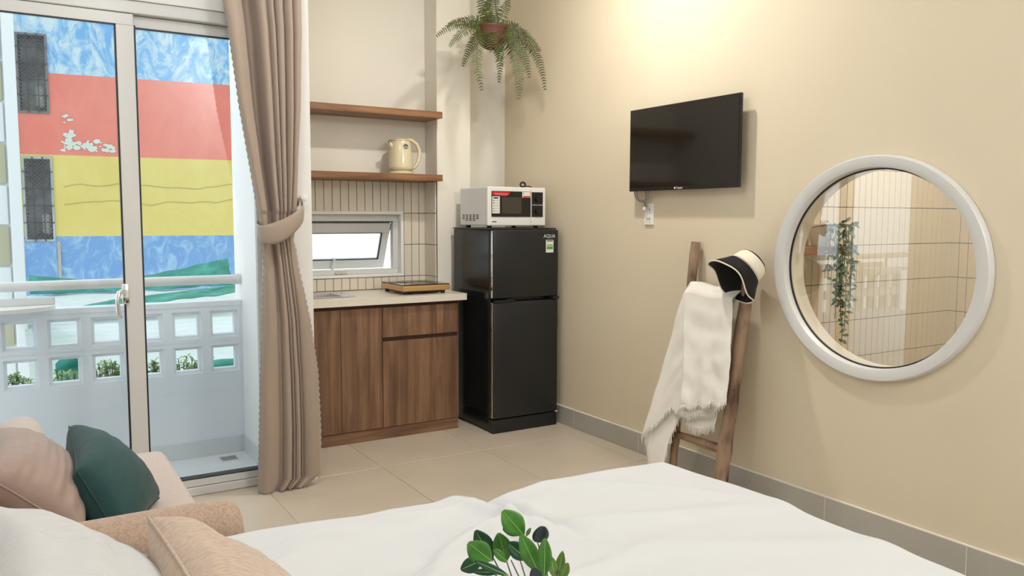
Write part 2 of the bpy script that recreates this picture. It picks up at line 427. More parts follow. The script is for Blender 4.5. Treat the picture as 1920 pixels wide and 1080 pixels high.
hb = B(1.70, 1.716, -.045, -.018, sz+.005, sz+.05, bev=.003); box(hb, 1.702, 1.714, -.056, -.040, sz+.02, sz+.095, bev=.003); hb.transform(SM); obj('sash_handle', hb, M_whitep, sash)
obj('catch_plate', B(1.68, 1.76, fy0-.012, fy0, .930, .945, bev=.002), M_chrome, win)
bm = bmesh.new(); tube(bm, [(WX1-.045, fy0+.03, 1.235), (WX1-.05, fy0+.06, 1.16), (WX1-.05, fy0+.10, 1.09)], .004, 6); obj('stay_arm', bm, M_gask, win)
obj('top_gasket', B(WX0+.042, WX1-.042, fy0-.001, fy0+.01, 1.247, 1.253), M_gask, win)

# sliding glass door
door = bpy.data.objects.new('door_1', None); COL.objects.link(door); door.location = (.25, YD, 0); door['kind'] = 'structure'
bm = bmesh.new()
box(bm, XL, 1.045, YD, YD+.09, 2.140, 2.193, bev=.003); box(bm, XL, 1.045, YD-.004, YD+.09, 0, .040, bev=.003)
box(bm, 1.005, 1.045, YD, YD+.09, .04, 2.14); box(bm, XL, XL+.05, YD, YD+.09, .04, 2.14)
obj('door_frame', bm, M_alu, door)
bm = bmesh.new()
box(bm, XL+.05, .48, YD+.002, YD+.035, 2.088, 2.136, bev=.002); box(bm, XL+.05, .48, YD+.002, YD+.035, .042, .080, bev=.002)
box(bm, .410, .481, YD+.002, YD+.035, .08, 2.088, bev=.002); box(bm, XL+.05, XL+.12, YD+.002, YD+.035, .08, 2.088)
l1 = obj('sliding_leaf', bm, M_alu, door)
obj('glass_pane', B(XL+.12, .41, YD+.016, YD+.022, .08, 2.088), M_glass, l1)
bm = B(.404, .411, YD+.001, YD+.012, .08, 2.088); box(bm, XL+.12, .41, YD+.001, YD+.012, 2.083, 2.089); box(bm, XL+.12, .41, YD+.001, YD+.012, .079, .085)
obj('gasket', bm, M_gask, l1)
bm = bmesh.new()
box(bm, .45, 1.005, YD+.040, YD+.075, 2.088, 2.138, bev=.002); box(bm, .45, 1.005, YD+.002, YD+.075, .042, .078, bev=.002)
box(bm, .985, 1.005, YD+.040, YD+.075, .078, 2.088)
box(bm, .425, .483, YD+.040, YD+.075, .078, 2.088)
l2 = obj('fixed_leaf', bm, M_alu, door)
obj('glass_pane', B(.483, .985, YD+.055, YD+.061, .078, 2.088), M_glass, l2)
bm = B(.4815, .4875, YD+.003, YD+.05, .078, 2.09); box(bm, .4815, .985, YD+.036, YD+.05, 2.083, 2.0895); box(bm, .4815, .985, YD+.001, YD+.05, .0775, .0825)
obj('gasket', bm, M_gask, l2)
bm = B(.396, .424, YD-.012, YD+.004, .90, .99, bev=.004, seg=2)
tube(bm, [(.405, YD-.012, .962), (.398, YD-.04, .962), (.378, YD-.052, .955), (.372, YD-.052, .92), (.374, YD-.050, .872), (.382, YD-.050, .845)], [.009, .010, .011, .010, .009, .007], 8)
obj('door_handle', bm, M_chrome, l1, smooth=True)

# ---------------------------------------------------------------- bathroom seen through the round window
BX = 4.747; BY = 2.73
struct('wall_bathroom_far', B(XR+.1, BX+.1, BY+.004, BY+.1, 0, 2.5), M_dgrout)
struct('wall_bathroom_side', B(BX+.004, BX+.1, .6, BY+.1, 0, 2.5), M_dgrout)
struct('wall_bathroom_near', B(XR+.1, BX+.1, .5, .6, 0, 2.5), M_wtile)
struct('ceiling_bathroom', B(XR+.1, BX+.1, .5, BY+.1, 2.5, 2.6), M_ceil)
wf = bpy.data.objects['wall_bathroom_far']; ws = bpy.data.objects['wall_bathroom_side']
bz = [.13+.2015*k for k in range(12)]
x = BX
n = 0
while x > XR+.11:
    for k in range(len(bz)-1):
        if 3.2 < x and .3 < bz[k] < 1.6: put_tile(x-TP, x, bz[k], bz[k+1], wf, y=BY+.005)
    x -= TP
y = BY
while y > 1.75:
    for k in range(len(bz)-1):
        if .3 < bz[k] < 1.6: put_tile(y-TP, y, bz[k], bz[k+1], ws, xw=BX+.005)
    y -= TP
# remaining, unseen area of these walls: plain glazed slabs
bm = B(XR+.1, BX, BY-.003, BY+.005, 0, .33); box(bm, XR+.1, BX, BY-.003, BY+.005, 1.74, 2.5); box(bm, XR+.1, 3.19, BY-.003, BY+.005, .33, 1.74)
o = obj('tiling', bm, M_wtile, wf); o['kind'] = 'stuff'
bm = B(BX-.003, BX+.005, .6, BY, 0, .33); box(bm, BX-.003, BX+.005, .6, BY, 1.74, 2.5); box(bm, BX-.003, BX+.005, .6, 1.74, .33, 1.74)
o = obj('tiling', bm, M_wtile, ws); o['kind'] = 'stuff'

# round window
rw = bpy.data.objects.new('window_2', None); COL.objects.link(rw); rw.location = (XR, WC[0], WC[1]); rw['kind'] = 'structure'
bm = bmesh.new(); n = 96
prof = [(XR-.002, .468, .445), (XR-.022, .466, .443), (XR-.028, .460, .437), (XR-.028, .430, .412), (XR-.022, .414, .397), (XR+.012, .410, .393), (XR+.012, .44, .42), (XR-.002, .44, .42)]
R = [[bm.verts.new(p) for p in ell(ry, rz, n, xx)] for xx, ry, rz in prof]
for i in range(len(R)):
    a, b = R[i], R[(i+1) % len(R)]
    for k in range(n): bm.faces.new((a[k], a[(k+1) % n], b[(k+1) % n], b[k]))
obj('round_frame', bm, M_alu, rw, smooth='auto')
bm = bmesh.new(); prof = [(XR+.008, .411, .394), (XR+.008, .405, .388), (XR+.016, .405, .388), (XR+.016, .411, .394)]
R = [[bm.verts.new(p) for p in ell(ry, rz, n, xx)] for xx, ry, rz in prof]
for i in range(4):
    a, b = R[i], R[(i+1) % 4]
    for k in range(n): bm.faces.new((a[k], a[(k+1) % n], b[(k+1) % n], b[k]))
obj('gasket', bm, M_gask, rw)
bm = bmesh.new(); a = [bm.verts.new(p) for p in ell(.410, .393, n, XR+.012)]; b = [bm.verts.new(p) for p in ell(.410, .393, n, XR+.018)]
bm.faces.new(a); bm.faces.new(b[::-1])
for k in range(n): bm.faces.new((a[k], a[(k+1) % n], b[(k+1) % n], b[k]))
obj('glass_pane', bm, M_rglass, rw)
bm = bmesh.new(); prof = [(XR+.018, .410, .393), (XR+.1, .410, .393), (XR+.1, .417, .402), (XR+.018, .417, .402)]
R = [[bm.verts.new(p) for p in ell(ry, rz, n, xx)] for xx, ry, rz in prof]
for i in range(4):
    a, b = R[i], R[(i+1) % 4]
    for k in range(n): bm.faces.new((a[k], a[(k+1) % n], b[(k+1) % n], b[k]))
obj('reveal', bm, M_cream, rw, smooth='auto')

# bathroom shelf, pot and trailing plant
t = tag(obj('wall_shelf', B(3.12, 3.60, 2.56, BY-.004, 1.104, 1.142, bev=.003), M_walnutx), 'small brown wooden shelf on the tiled bathroom wall behind the round window', 'shelf')
t = thing('plant_pot', (3.44, 2.64, 1.142), 'white plant pot standing on the bathroom shelf behind the round window', 'pot')
bm = bmesh.new(); lathe(bm, [(.045, 1.143), (.062, 1.235), (.064, 1.25), (.057, 1.25), (.05, 1.20)], 24, Matrix.Translation((3.44, 2.64, 0)))
obj('pot_body', bm, M_whitep, t, smooth='auto'); obj('soil', lathe(bmesh.new(), [(.052, 1.215), (.052, 1.222)], 20, Matrix.Translation((3.44, 2.64, 0))), M_stem, t)
t = thing('trailing_plant', (3.44, 2.60, 1.222), 'blue-green trailing plant hanging from the bathroom shelf behind the round window', 'plant')
rs = random.Random(3)
def leaf_bm(bm, p, d, nrm, L, W, curl=.12, mi=0, n=5):
    """pointed leaf from p along d, normal nrm"""
    d = Vector(d).normalized(); nrm = Vector(nrm); nrm = (nrm-d*nrm.dot(d)).normalized(); s = d.cross(nrm)
    rows_ = []
    for i in range(n+1):
        q = i/n; wd = W*.5*math.sin(PI*min(1, q*.93+.03))**.8
        c = Vector(p)+d*L*q+nrm*(-curl*L*q*q)
        rows_.append([bm.verts.new(c-s*wd+nrm*wd*.25), bm.verts.new(c), bm.verts.new(c+s*wd+nrm*wd*.25)])
    for i in range(n):
        for k in range(2):
            f = bm.faces.new((rows_[i][k], rows_[i][k+1], rows_[i+1][k+1], rows_[i+1][k])); f.material_index = mi; f.smooth = True
for q in range(9):
    bm = bmesh.new(); x = 3.38+.026*q % .2+rs.uniform(-.01, .01); y = 2.55-.012+rs.uniform(-.02, .01); L = [.25, .36, .47, .40, .57, .50, .38, .30, .2][q]
    pts = [(x+(.44-.4)*0, 2.64, 1.235), (x, y+.03, 1.25)]
    z = 1.235
    while z > 1.23-L:
        x += rs.uniform(-.007, .007); pts.append((x, y, z)); z -= .028
    tube(bm, pts, .0022, 4, mi=1)
    for p in pts[1:]:
        for sgn in (-1, 1):
            a = rs.uniform(0, .8)
            if rs.random() < .85: leaf_bm(bm, Vector(p)+Vector((0, 0, rs.uniform(-.014, .014))), (sgn*rs.uniform(.4, 1), rs.uniform(-.9, .2), rs.uniform(-.8, .5)), (rs.uniform(-.6, .6), -1, rs.uniform(-.2, .8)), rs.uniform(.024, .042), rs.uniform(.014, .022), n=3)
    obj('vine', bm, [M_trail, M_stem], t)

# ---------------------------------------------------------------- balcony and the view
struct('balcony_floor', B(-1.3, 1.045, YD+.09, 4.56, -.12, .0), M_balc)
par = struct('balcony_parapet', B(-1.3, 1.045, 4.48, 4.56, 0, .429), M_ext)
obj('parapet_cap', B(-1.3, 1.045, 4.475, 4.565, .803, .832, bev=.003), M_ext, par)
def breeze():
    bm = bmesh.new(); o = .094; lv = [(o, 0), (.072, 0), (.070, .012), (.0565, .018), (.0565, .062), (.070, .068), (.072, .08), (o, .08)]
    sq = lambda h, y: [bm.verts.new(p) for p in ((-h, y, -h), (h, y, -h), (h, y, h), (-h, y, h))]
    R = [sq(h, y) for h, y in lv]
    for i in range(len(R)):
        a, b = R[i], R[(i+1) % len(R)]
        for k in range(4): bm.faces.new((a[k], a[(k+1) % 4], b[(k+1) % 4], b[k]))
    bmesh.ops.recalc_face_normals(bm, faces=bm.faces)
    me = bpy.data.meshes.new('breeze_block'); bm.to_mesh(me); bm.free(); me.materials.append(M_ext); return me
bk = breeze()
for r_, zc in enumerate((.523, .709)):
    for k in range(12): inst('breeze_block', bk, (.9515-.188*k, 4.48, zc), par)
bm = B(-1.3, 1.040, 4.47, 4.48, 0, .09, bev=.001); struct('trim_2', bm, M_skirtb)
struct('trim_3', B(1.036, 1.045, YD+.09, 4.47, 0, .09, bev=.001), M_skirtb)
bm = bmesh.new(); tube(bm, [(-1.3, 4.50, .945), (1.03, 4.50, .945)], .024, 16)
hr = obj('handrail', bm, M_alu, smooth='auto'); tag(hr, 'round white metal handrail along the top of the balcony parapet', 'handrail')
bm = bmesh.new(); tube(bm, [(1.018, 4.50, .945), (1.044, 4.50, .945)], [.029, .029], 16); obj('wall_flange', bm, M_alu, hr)
for xx in (-1.0, -.35):
    bm = bmesh.new(); tube(bm, [(xx, 4.50, .832), (xx, 4.50, .93)], .012, 10); obj('support_post', bm, M_alu, hr)
t = thing('floor_drain', (.932, 4.365, 0), 'small square metal drain grate set in the balcony floor', 'drain')
bm = bmesh.new()
for a in ((.882, .982, 4.315, 4.325), (.882, .982, 4.405, 4.415), (.882, .892, 4.325, 4.405), (.972, .982, 4.325, 4.405)): box(bm, a[0], a[1], a[2], a[3], 0, .004)
obj('rim', bm, M_alu, t)
bm = B(.892, .972, 4.325, 4.405, 0, .0015); obj('sump', bm, M_grey, t)
for k in range(6): obj('grate_bar', B(.896+.0135*k, .903+.0135*k, 4.327, 4.403, .0015, .0035), M_steel, t)
t = thing('balcony_table', (-.35, 4.42, .80), 'white half-round fold-down table fixed to the balcony parapet', 'table')
pts = [(.165, 4.465), (.165, 4.43)]+[(-.36+.525*math.cos(a), 4.43+.20*math.sin(a)*-1) for a in [PI*k/30 for k in range(1, 30)]]+[(-.885, 4.43), (-.885, 4.465)]
bm = bmesh.new(); prism(bm, pts[::-1], .838, .856); obj('tabletop', bm, M_whitep, t)
obj('back_upstand', B(-.885, .165, 4.452, 4.466, .856, .892, bev=.002), M_alu, t)
for xx in (-.7, -.2):
    bm = bmesh.new(); tube(bm, [(xx, 4.46, .70), (xx, 4.33, .835)], .008, 6); obj('bracket', bm, M_alu, t)

# painted building with wide colour bands
def peel(name, c, c2, lo, hi, sc=1.3):
    m = mat(name, c, .8, var=(sc, c2, lo, hi, (1.3, 1.3, .8)), bump=(6, .3, .02)); [setattr(n.inputs['Distortion'], 'default_value', 1.6) or setattr(n.inputs['Roughness'], 'default_value', .72) for n in m.node_tree.nodes if n.type == 'TEX_NOISE']; return m
M_blue1 = peel('peeling_sky_blue_paint', srgb(84, 138, 176), srgb(160, 178, 180), .42, .60, 2.6, )
M_redp = peel('faded_coral_red_paint', srgb(182, 96, 80), srgb(188, 110, 94), .4, .7, .7)
M_yel = peel('faded_yellow_paint', srgb(176, 160, 82), srgb(184, 170, 94), .4, .7, .7)
M_blue2 = peel('worn_blue_paint', srgb(84, 126, 166), srgb(122, 154, 176), .47, .62, 3.4)
M_conc = mat('grey_weathered_concrete', srgb(140, 148, 148), .9, var=(4, srgb(118, 126, 126), .4, .7))
M_patch = mat('bare_pale_plaster', srgb(172, 178, 166), .9)
M_crack = mat('grimy_crack', srgb(140, 124, 74), .9)
M_mesh = mat('rusty_grey_wire', srgb(86, 88, 88), .7)
M_int = mat('shadowy_interior', srgb(150, 155, 152), .9, var=(3, srgb(96, 100, 98), .42, .58))
pb = thing('painted_building', (1.2, 14, -3), 'tall windowless wall painted in sky blue, coral red and yellow bands across from the balcony', 'building', rz=math.radians(-7))
PBM = base(pb)
def onpb(bm):   # local (x along wall, y depth, z world height) -> world
    bm.transform(Matrix.Translation((0, 0, 0)) @ PBM @ Matrix.Translation((0, 0, 3))); return bm
UX0, UX1 = -1.10, 2.9
# upper & lower window columns occupy local x -1.03..-.66
wins_ = [(-1.045, -.640, 2.80, 3.96), (-1.035, -.635, .90, 2.16)]
def band(z0, z1, m, lbl):
    bm = bmesh.new(); bx = [(UX0, UX1, z0, z1)]
    for a, b, c, d in wins_:
        nb = []
        for x0, x1, p, q in bx:
            c_, d_ = max(c, p), min(d, q)
            if c_ >= d_ or b <= x0 or a >= x1: nb.append((x0, x1, p, q)); continue
            if a > x0: nb.append((x0, a, p, q))
            if b < x1: nb.append((b, x1, p, q))
            if c_ > p: nb.append((a, b, p, c_))
            if d_ < q: nb.append((a, b, d_, q))
        bx = nb
    for x0, x1, p, q in bx: box(bm, x0, x1, 0, .3, p, q)
    obj('painted_band', onpb(bm), m, pb, label=lbl)
band(3.40, 5.4, M_blue1, 'peeling sky blue band at the top'); band(2.195, 3.40, M_redp, 'coral red band')
band(.975, 2.195, M_yel, 'yellow band'); band(-3, .975, M_blue2, 'worn blue band at the bottom')
obj('concrete_pier', onpb(B(UX0-.16, UX0, -.06, .3, -3, 5.4)), M_conc, pb)
obj('back_mass', onpb(B(UX0, UX1, .9, 1.2, -3, 5.4)), M_int, pb)
obj('down_pipe', onpb(B(-.615, -.575, -.03, 0, -3, .9)), mat('rust_streaked_pipe', srgb(140, 138, 128), .8), pb)
rs = random.Random(5)
bm = bmesh.new()
for k in range(70):     # flaked plaster at the foot of the red band
    x = rs.gauss(.0, .28)-.05; z = 2.27+abs(rs.gauss(0, .09))
    if x < -.55: x = -.5+rs.random()*.3
    if rs.random() < .25: x = -.45+rs.random()*.1; z = 2.3+rs.random()*.5
    r_ = rs.uniform(.012, .05); nn = 7
    vs = [bm.verts.new((x+r_*1.5*math.cos(2*PI*i/nn)*rs.uniform(.5, 1), -.006-rs.random()*.004, z+r_*math.sin(2*PI*i/nn)*rs.uniform(.5, 1))) for i in range(nn)]
    bm.faces.new(vs)
o = obj('flaked_plaster', onpb(bm), M_patch, pb); o['kind'] = 'stuff'
for c, z0 in ((M_crack, 1.72), (M_crack, 1.45)):
    bm = bmesh.new(); pts = []
    z = z0
    for i in range(24): pts.append((-.5+i*.12, -.004, z)); z += rs.uniform(-.03, .03)+.004
    tube(bm, pts, .004, 4); obj('crack', onpb(bm), c, pb)
for wi, (a, b, c, d) in enumerate(wins_):
    bm = bmesh.new()
    for q in ((a, b, c, c+.03), (a, b, d-.03, d), (a, a+.03, c+.03, d-.03), (b-.03, b, c+.03, d-.03)): box(bm, q[0], q[1], -.02, .3, q[2], q[3])
    wo = obj('window', onpb(bm), M_conc if wi else M_mesh, pb)
    obj('interior', onpb(B(a, b, .3, .34, c, d)), M_int, wo)
    bm = bmesh.new(); s = .055       # diagonal wire mesh
    k = a-(d-c)
    while k < b:
        for sgn in (1, -1):
            # line x = k + t, z = c + t  (or mirrored)
            t0 = max(0, a-k); t1 = min(d-c, b-k)
            if t1 > t0:
                if sgn == 1: p, q = (k+t0, c+t0), (k+t1, c+t1)
                else: p, q = (k+t0, d-t0), (k+t1, d-t1)
                tube(bm, [(p[0], -.01, p[1]), (q[0], -.01, q[1])], .0035, 3)
        k += s
    o = obj('wire_mesh', onpb(bm), M_mesh, wo); o['kind'] = 'stuff'
    for xx in (a+(b-a)*.35, a+(b-a)*.68):
        obj('bar', onpb(B(xx-.006, xx+.006, -.035, -.022, c, d)), M_gask, wo)
    for q in range(1, 5):
        zz = c+(d-c)*q/5+.03; obj('bar', onpb(B(a, b, -.035, -.022, zz-.006, zz+.006)), M_gask, wo)
    obj('shelf_clutter', onpb(B(a+.22, b-.06, .12, .26, c+.1, c+.42, bev=.03)), M_patch, wo)

# olive and white panelled building on the left
M_olive = mat('olive_panel', srgb(150, 148, 122), .7); M_pan = mat('white_panel', srgb(190, 194, 192), .7)
ob = thing('panelled_building', (-1.5, 9.1, -3), 'building of alternating olive and white panels at the left edge of the view', 'building')
obj('wall_core', B(-3.6, .0, 9.06, 9.4, -3, 4.2), M_ext, ob)
z = -.34; k = 0; pm = {}
while z < 4.0:
    for c, xx in enumerate((-3.55, -2.36, -1.17)):
        m = M_olive if k % 2 else M_pan
        if m.name not in pm:
            b2 = B(0, 1.155, -.03, 0, 0, .365, bev=.004); me = bpy.data.meshes.new('facade_panel'); b2.to_mesh(me); b2.free(); me.materials.append(m); pm[m.name] = me
        inst('facade_panel', pm[m.name], (xx, 9.06, z), ob)
    z += .385; k += 1
obj('corner_post', B(.0, .10, 8.98, 9.4, -3, 4.2, bev=.01), M_pan, ob)

# pale corrugated roof, netting, roof terrace with shrubs
M_roof = mat('pale_corrugated_sheet', srgb(182, 192, 188), .5, var=(2, srgb(168, 184, 178), .4, .7))
bm = bmesh.new()
def rf(u, v):
    x = .07+u*5.5; y = 6.0+v*6.2
    return (x, y, .14+.016*(y-6)+.012*math.sin(y*2*PI/.28))
grid(bm, 4, 260, rf); o = solid(obj('corrugated_roof', bm, M_roof, smooth=True), .01); tag(o, 'pale corrugated metal roof below the balcony, seen over and through the parapet', 'roof')
M_net = mat('teal_green_netting', srgb(22, 112, 96), .8, bump=(12, .5, .02), var=(6, srgb(52, 140, 124), .45, .7))
def net(name, tab, y, lbl, seed, hang=.25):
    bm = bmesh.new(); rr = random.Random(seed)
    x0, x1 = tab[0][0], tab[-1][0]
    def fn(u, v):
        x = x0+(x1-x0)*u; zt, zb = lerp(tab, x)
        return (x, y-.03-v*hang+.05*noise.noise(Vector((x*3, v*5, seed)))+.02*math.sin(x*9+v*7), zt+(zb-zt)*v+.02*noise.noise(Vector((x*5, v*3, seed+9))))
    grid(bm, 90, 10, fn); o = solid(obj(name, bm, M_net, smooth=True), .006); tag(o, lbl, 'netting', 'teal netting over the roofs'); return o
net('construction_netting', [(.17, .50, .28), (.9, .41, .27), (1.4, .42, .27), (2.0, .52, .28), (2.7, .67, .30)], 12.4, 'teal green netting draped along the foot of the painted wall', 3, .3)
net('construction_netting', [(.60, .34, .27), (1.0, .40, .34), (1.5, .44, .39), (2.2, .50, .45)], 9.6, 'narrow teal net strip crumpled across the pale corrugated roof', 8, .35)
net('construction_netting', [(.13, .45, .02), (.22, .43, .02)], 8.9, 'teal net bundle hanging by the corner of the panelled building', 12, .1)
struct('terrace_slab', B(-2.2, 3.5, 4.90, 5.98, -.35, .05), M_conc)
M_shrub = mat('terrace_shrub_leaf', srgb(82, 122, 58), .6, var=(20, srgb(128, 160, 92), .35, .65))
def shrub(x, y, h, r_, lbl, seed):
    rr = random.Random(seed); t = thing('shrub', (x, y, .05), lbl, 'shrub', 'terrace shrubs'); bm = bmesh.new(); st = bmesh.new()
    for k in range(60):
        a = rr.uniform(0, 2*PI); q = rr.random()**.5*r_; top = Vector((x+q*math.cos(a), y+q*math.sin(a)*.6, 0.05+h*rr.uniform(.45, 1)))
        b0 = Vector((x+q*.3*math.cos(a), y+q*.3*math.sin(a), .05)); tube(st, [b0, (b0+top)/2+Vector((0, 0, .02)), top], .003, 4)
        for i in range(30):
            s_ = 1-.75*rr.random()**1.5; p = b0.lerp(top, s_); d = (rr.uniform(-1, 1), rr.uniform(-1, 1), rr.uniform(-.2, .9))
            leaf_bm(bm, p, d, (0, -.3, 1), rr.uniform(.022, .042), rr.uniform(.010, .020), n=2)
    obj('foliage', bm, M_shrub, t, kind='stuff'); obj('stems', st, M_stem, t, kind='stuff')
shrub(.90, 5.30, .37, .14, 'leafy green shrub seen through the lower parapet hole second from the curtain', 1)
shrub(.70, 5.32, .36, .12, 'low green shrub behind the door stile, through the lower parapet holes', 2)
shrub(.47, 5.28, .37, .13, 'feathery green shrub seen through the lower parapet hole left of the door stile', 3)
shrub(.23, 5.30, .33, .12, 'low leafy shrub under the teal net, second lower parapet hole from the left', 4)
shrub(-.03, 5.30, .35, .13, 'straggly green shrub seen through the leftmost lower parapet hole', 5)
net('construction_netting', [(1.08, .325, .05), (1.25, .335, .05), (1.45, .37, .05)], 5.6, 'teal net heap seen through the lower parapet hole nearest the curtain', 21, .2)
net('construction_netting', [(.20, .36, .06), (.27, .44, .06), (.33, .45, .06)], 5.75, 'loose teal net seen through the lower parapet holes above the shrubs', 22, .2)

# ---------------------------------------------------------------- kitchen niche
cab = thing('base_cabinet', (1.76, 4.53, 0), 'walnut veneer kitchen base cabinet with two doors and one drawer under the worktop', 'cabinet')
bm = B(1.241, 2.268, 4.315, 4.60, .066, .786); box(bm, 1.241, 2.268, 4.60, 4.755, .066, .786); obj('carcass', bm, M_dark, cab)
obj('plinth', B(1.241, 2.270, 4.300, 4.33, 0, .064, bev=.001), wood('walnut_plinth', srgb(98, 69, 51), srgb(122, 89, 66), srgb(142, 108, 82), 'X', 1, .4), cab)
obj('door', B(1.243, 1.5315, 4.295, 4.314, .068, .765, bev=.0012), M_walnut, cab)
obj('door', B(1.5335, 1.779, 4.295, 4.314, .068, .765, bev=.0012), M_walnut, cab)
obj('door', B(1.783, 2.266, 4.295, 4.314, .068, .568, bev=.0012), M_walnut, cab)
obj('drawer', B(1.783, 2.266, 4.295, 4.314, .592, .765, bev=.0012), M_walnut, cab)
obj('side_panel', B(2.2665, 2.272, 4.297, 4.595, .066, .786), M_walnut, cab)
SXY = (1.27, 1.615, 4.40, 4.68)
bm = bmesh.new(); z0, z1 = .787, .826
box(bm, 1.238, SXY[0], 4.262, 4.757, z0, z1); box(bm, SXY[0], SXY[1], 4.262, SXY[2], z0, z1); box(bm, SXY[0], SXY[1], SXY[3], 4.757, z0, z1)
box(bm, SXY[1], 2.278, 4.262, 4.757, z0, z1); box(bm, 2.278, 2.312, 4.262, 4.597, z0, z1)
bmesh.ops.remove_doubles(bm, verts=bm.verts, dist=.0001)
tag(obj('worktop', bm, M_counter), 'cream stone kitchen worktop on the walnut base cabinet', 'worktop')
sk = thing('kitchen_sink', (1.44, 4.54, .68), 'stainless steel sink set into the worktop beside the curtain', 'sink')
bm = bmesh.new(); a = SXY
lv = [(-.016, .829), (.0, .830), (.012, .826), (.02, .70), (.05, .684)]
R = [[bm.verts.new(p) for p in ((a[0]+q, a[2]+q, z), (a[1]-q, a[2]+q, z), (a[1]-q, a[3]-q, z), (a[0]+q, a[3]-q, z))] for q, z in lv]
for i in range(len(R)-1):
    for k in range(4): bm.faces.new((R[i][k], R[i][(k+1) % 4], R[i+1][(k+1) % 4], R[i+1][k]))
bm.faces.new(R[-1]); solid(obj('basin', bm, M_steel, sk), .0015)
obj('drain', lathe(bmesh.new(), [(.03, .685), (.03, .688)], 20, Matrix.Translation((1.44, 4.54, 0))), M_chrome, sk)
obj('drain_ledge', B(1.632, 1.668, 4.40, 4.68, .826, .8285, bev=.001), M_steel, sk)

hb = thing('induction_hob', (2.08, 4.45, .826), 'portable glass-topped induction hob with gold edge standing on the worktop', 'hob')
bm = B(1.925, 2.235, 4.325, 4.66, .846, .880, bev=.008, seg=2); obj('gold_body', bm, M_gold, hb)
obj('glass_top', B(1.929, 2.231, 4.329, 4.656, .880, .885, bev=.002), M_hob, hb)
obj('underside', B(1.95, 2.215, 4.36, 4.63, .834, .846), M_black, hb)
for xx in (1.955, 2.20):
    for yy in (4.36, 4.63):
        obj('foot', lathe(bmesh.new(), [(.012, .826), (.014, .846)], 12, Matrix.Translation((xx, yy, 0))), M_black, hb)
obj('control_panel', B(1.99, 2.17, 4.345, 4.39, .885, .8854), M_grey, hb)
bm = bmesh.new(); tube(bm, [(2.08+.085*math.cos(2*PI*k/32), 4.53+.085*math.sin(2*PI*k/32), .8853) for k in range(32)], .0012, 4, closed=True); obj('cooking_ring', bm, M_grey, hb)

for z0, z1, n_, lb in ((1.885, 1.924, 'upper', 'upper walnut shelf across the kitchen niche, nothing on it'), (1.502, 1.541, 'lower', 'lower walnut shelf across the kitchen niche, holding the kettle')):
    tag(obj('wall_shelf', B(1.239, 2.2845, 4.52, 4.768, z0, z1, bev=.0015), M_walnutx), lb, 'shelf', 'kitchen niche shelves')

kt = thing('electric_kettle', (2.055, 4.635, 1.541), 'cream plastic electric kettle on the lower kitchen shelf', 'kettle')
KM = Matrix.Translation((2.055, 4.635, 1.541))
obj('base', lathe(bmesh.new(), [(.070, 0), (.074, .004), (.074, .018), (.068, .022)], 36, KM), M_kettle, kt, smooth='auto')
obj('body', lathe(bmesh.new(), [(.066, .022), (.075, .026), (.0755, .045), (.072, .10), (.066, .16), (.060, .197), (.056, .205)], 40, KM), M_kettle, kt, smooth=True)
lid = obj('lid', lathe(bmesh.new(), [(.057, .205), (.056, .211), (.045, .217), (.012, .220)], 36, KM), M_kettle, kt, smooth='auto')
obj('lid_seam', lathe(bmesh.new(), [(.0585, .2035), (.0585, .2055)], 36, KM), M_gold, kt)
bm = bmesh.new(); tube(bm, [(2.055-.05, 4.635, 1.541+.165), (2.055-.070, 4.632, 1.541+.178), (2.055-.084, 4.630, 1.541+.190)], [.020, .016, .008], 12); obj('spout', bm, M_kettle, kt, smooth='auto')
bm = bmesh.new(); tube(bm, [(2.055-.0735, 4.613, 1.541+.205), (2.055-.090, 4.613, 1.541+.196), (2.055-.075, 4.613, 1.541+.170)], [.003, .003, .003], 6); obj('spout_lip', bm, M_chrome, kt, smooth='auto')
hp = [(.035, .214), (.07, .212), (.103, .19), (.122, .155), (.124, .12), (.114, .08), (.092, .048), (.078, .038)]
bm = bmesh.new(); tube(bm, [(2.055+a, 4.635-.004, 1.541+z) for a, z in hp], [.009, .011, .012, .012, .012, .011, .009, .007], 12); obj('handle', bm, M_kettle, kt, smooth='auto')
bm = bmesh.new(); tube(bm, [(2.060, 4.5695+.0025, 1.541+.166), (2.060, 4.5685-.0005, 1.541+.166)], [.0155, .0155], 20); o = obj('round_sticker', bm, M_grey, kt)
bm = B(2.048, 2.072, 4.5665, 4.568, 1.541+.160, 1.541+.164); o2 = obj('sticker_print', bm, M_lblw, kt)
bm = bmesh.new(); tube(bm, [(2.042, 4.5618, 1.541+.060), (2.042, 4.5605, 1.541+.060)], [.005, .005], 12); box(bm, 2.050, 2.072, 4.5604, 4.562, 1.541+.057, 1.541+.060); obj('front_mark', bm, M_lblw, kt)
bm = bmesh.new(); tube(bm, [(2.12, 4.66, 1.548), (2.16, 4.69, 1.545), (2.19, 4.72, 1.545), (2.17, 4.75, 1.546)], .004, 6); obj('power_cord', bm, M_black, kt)

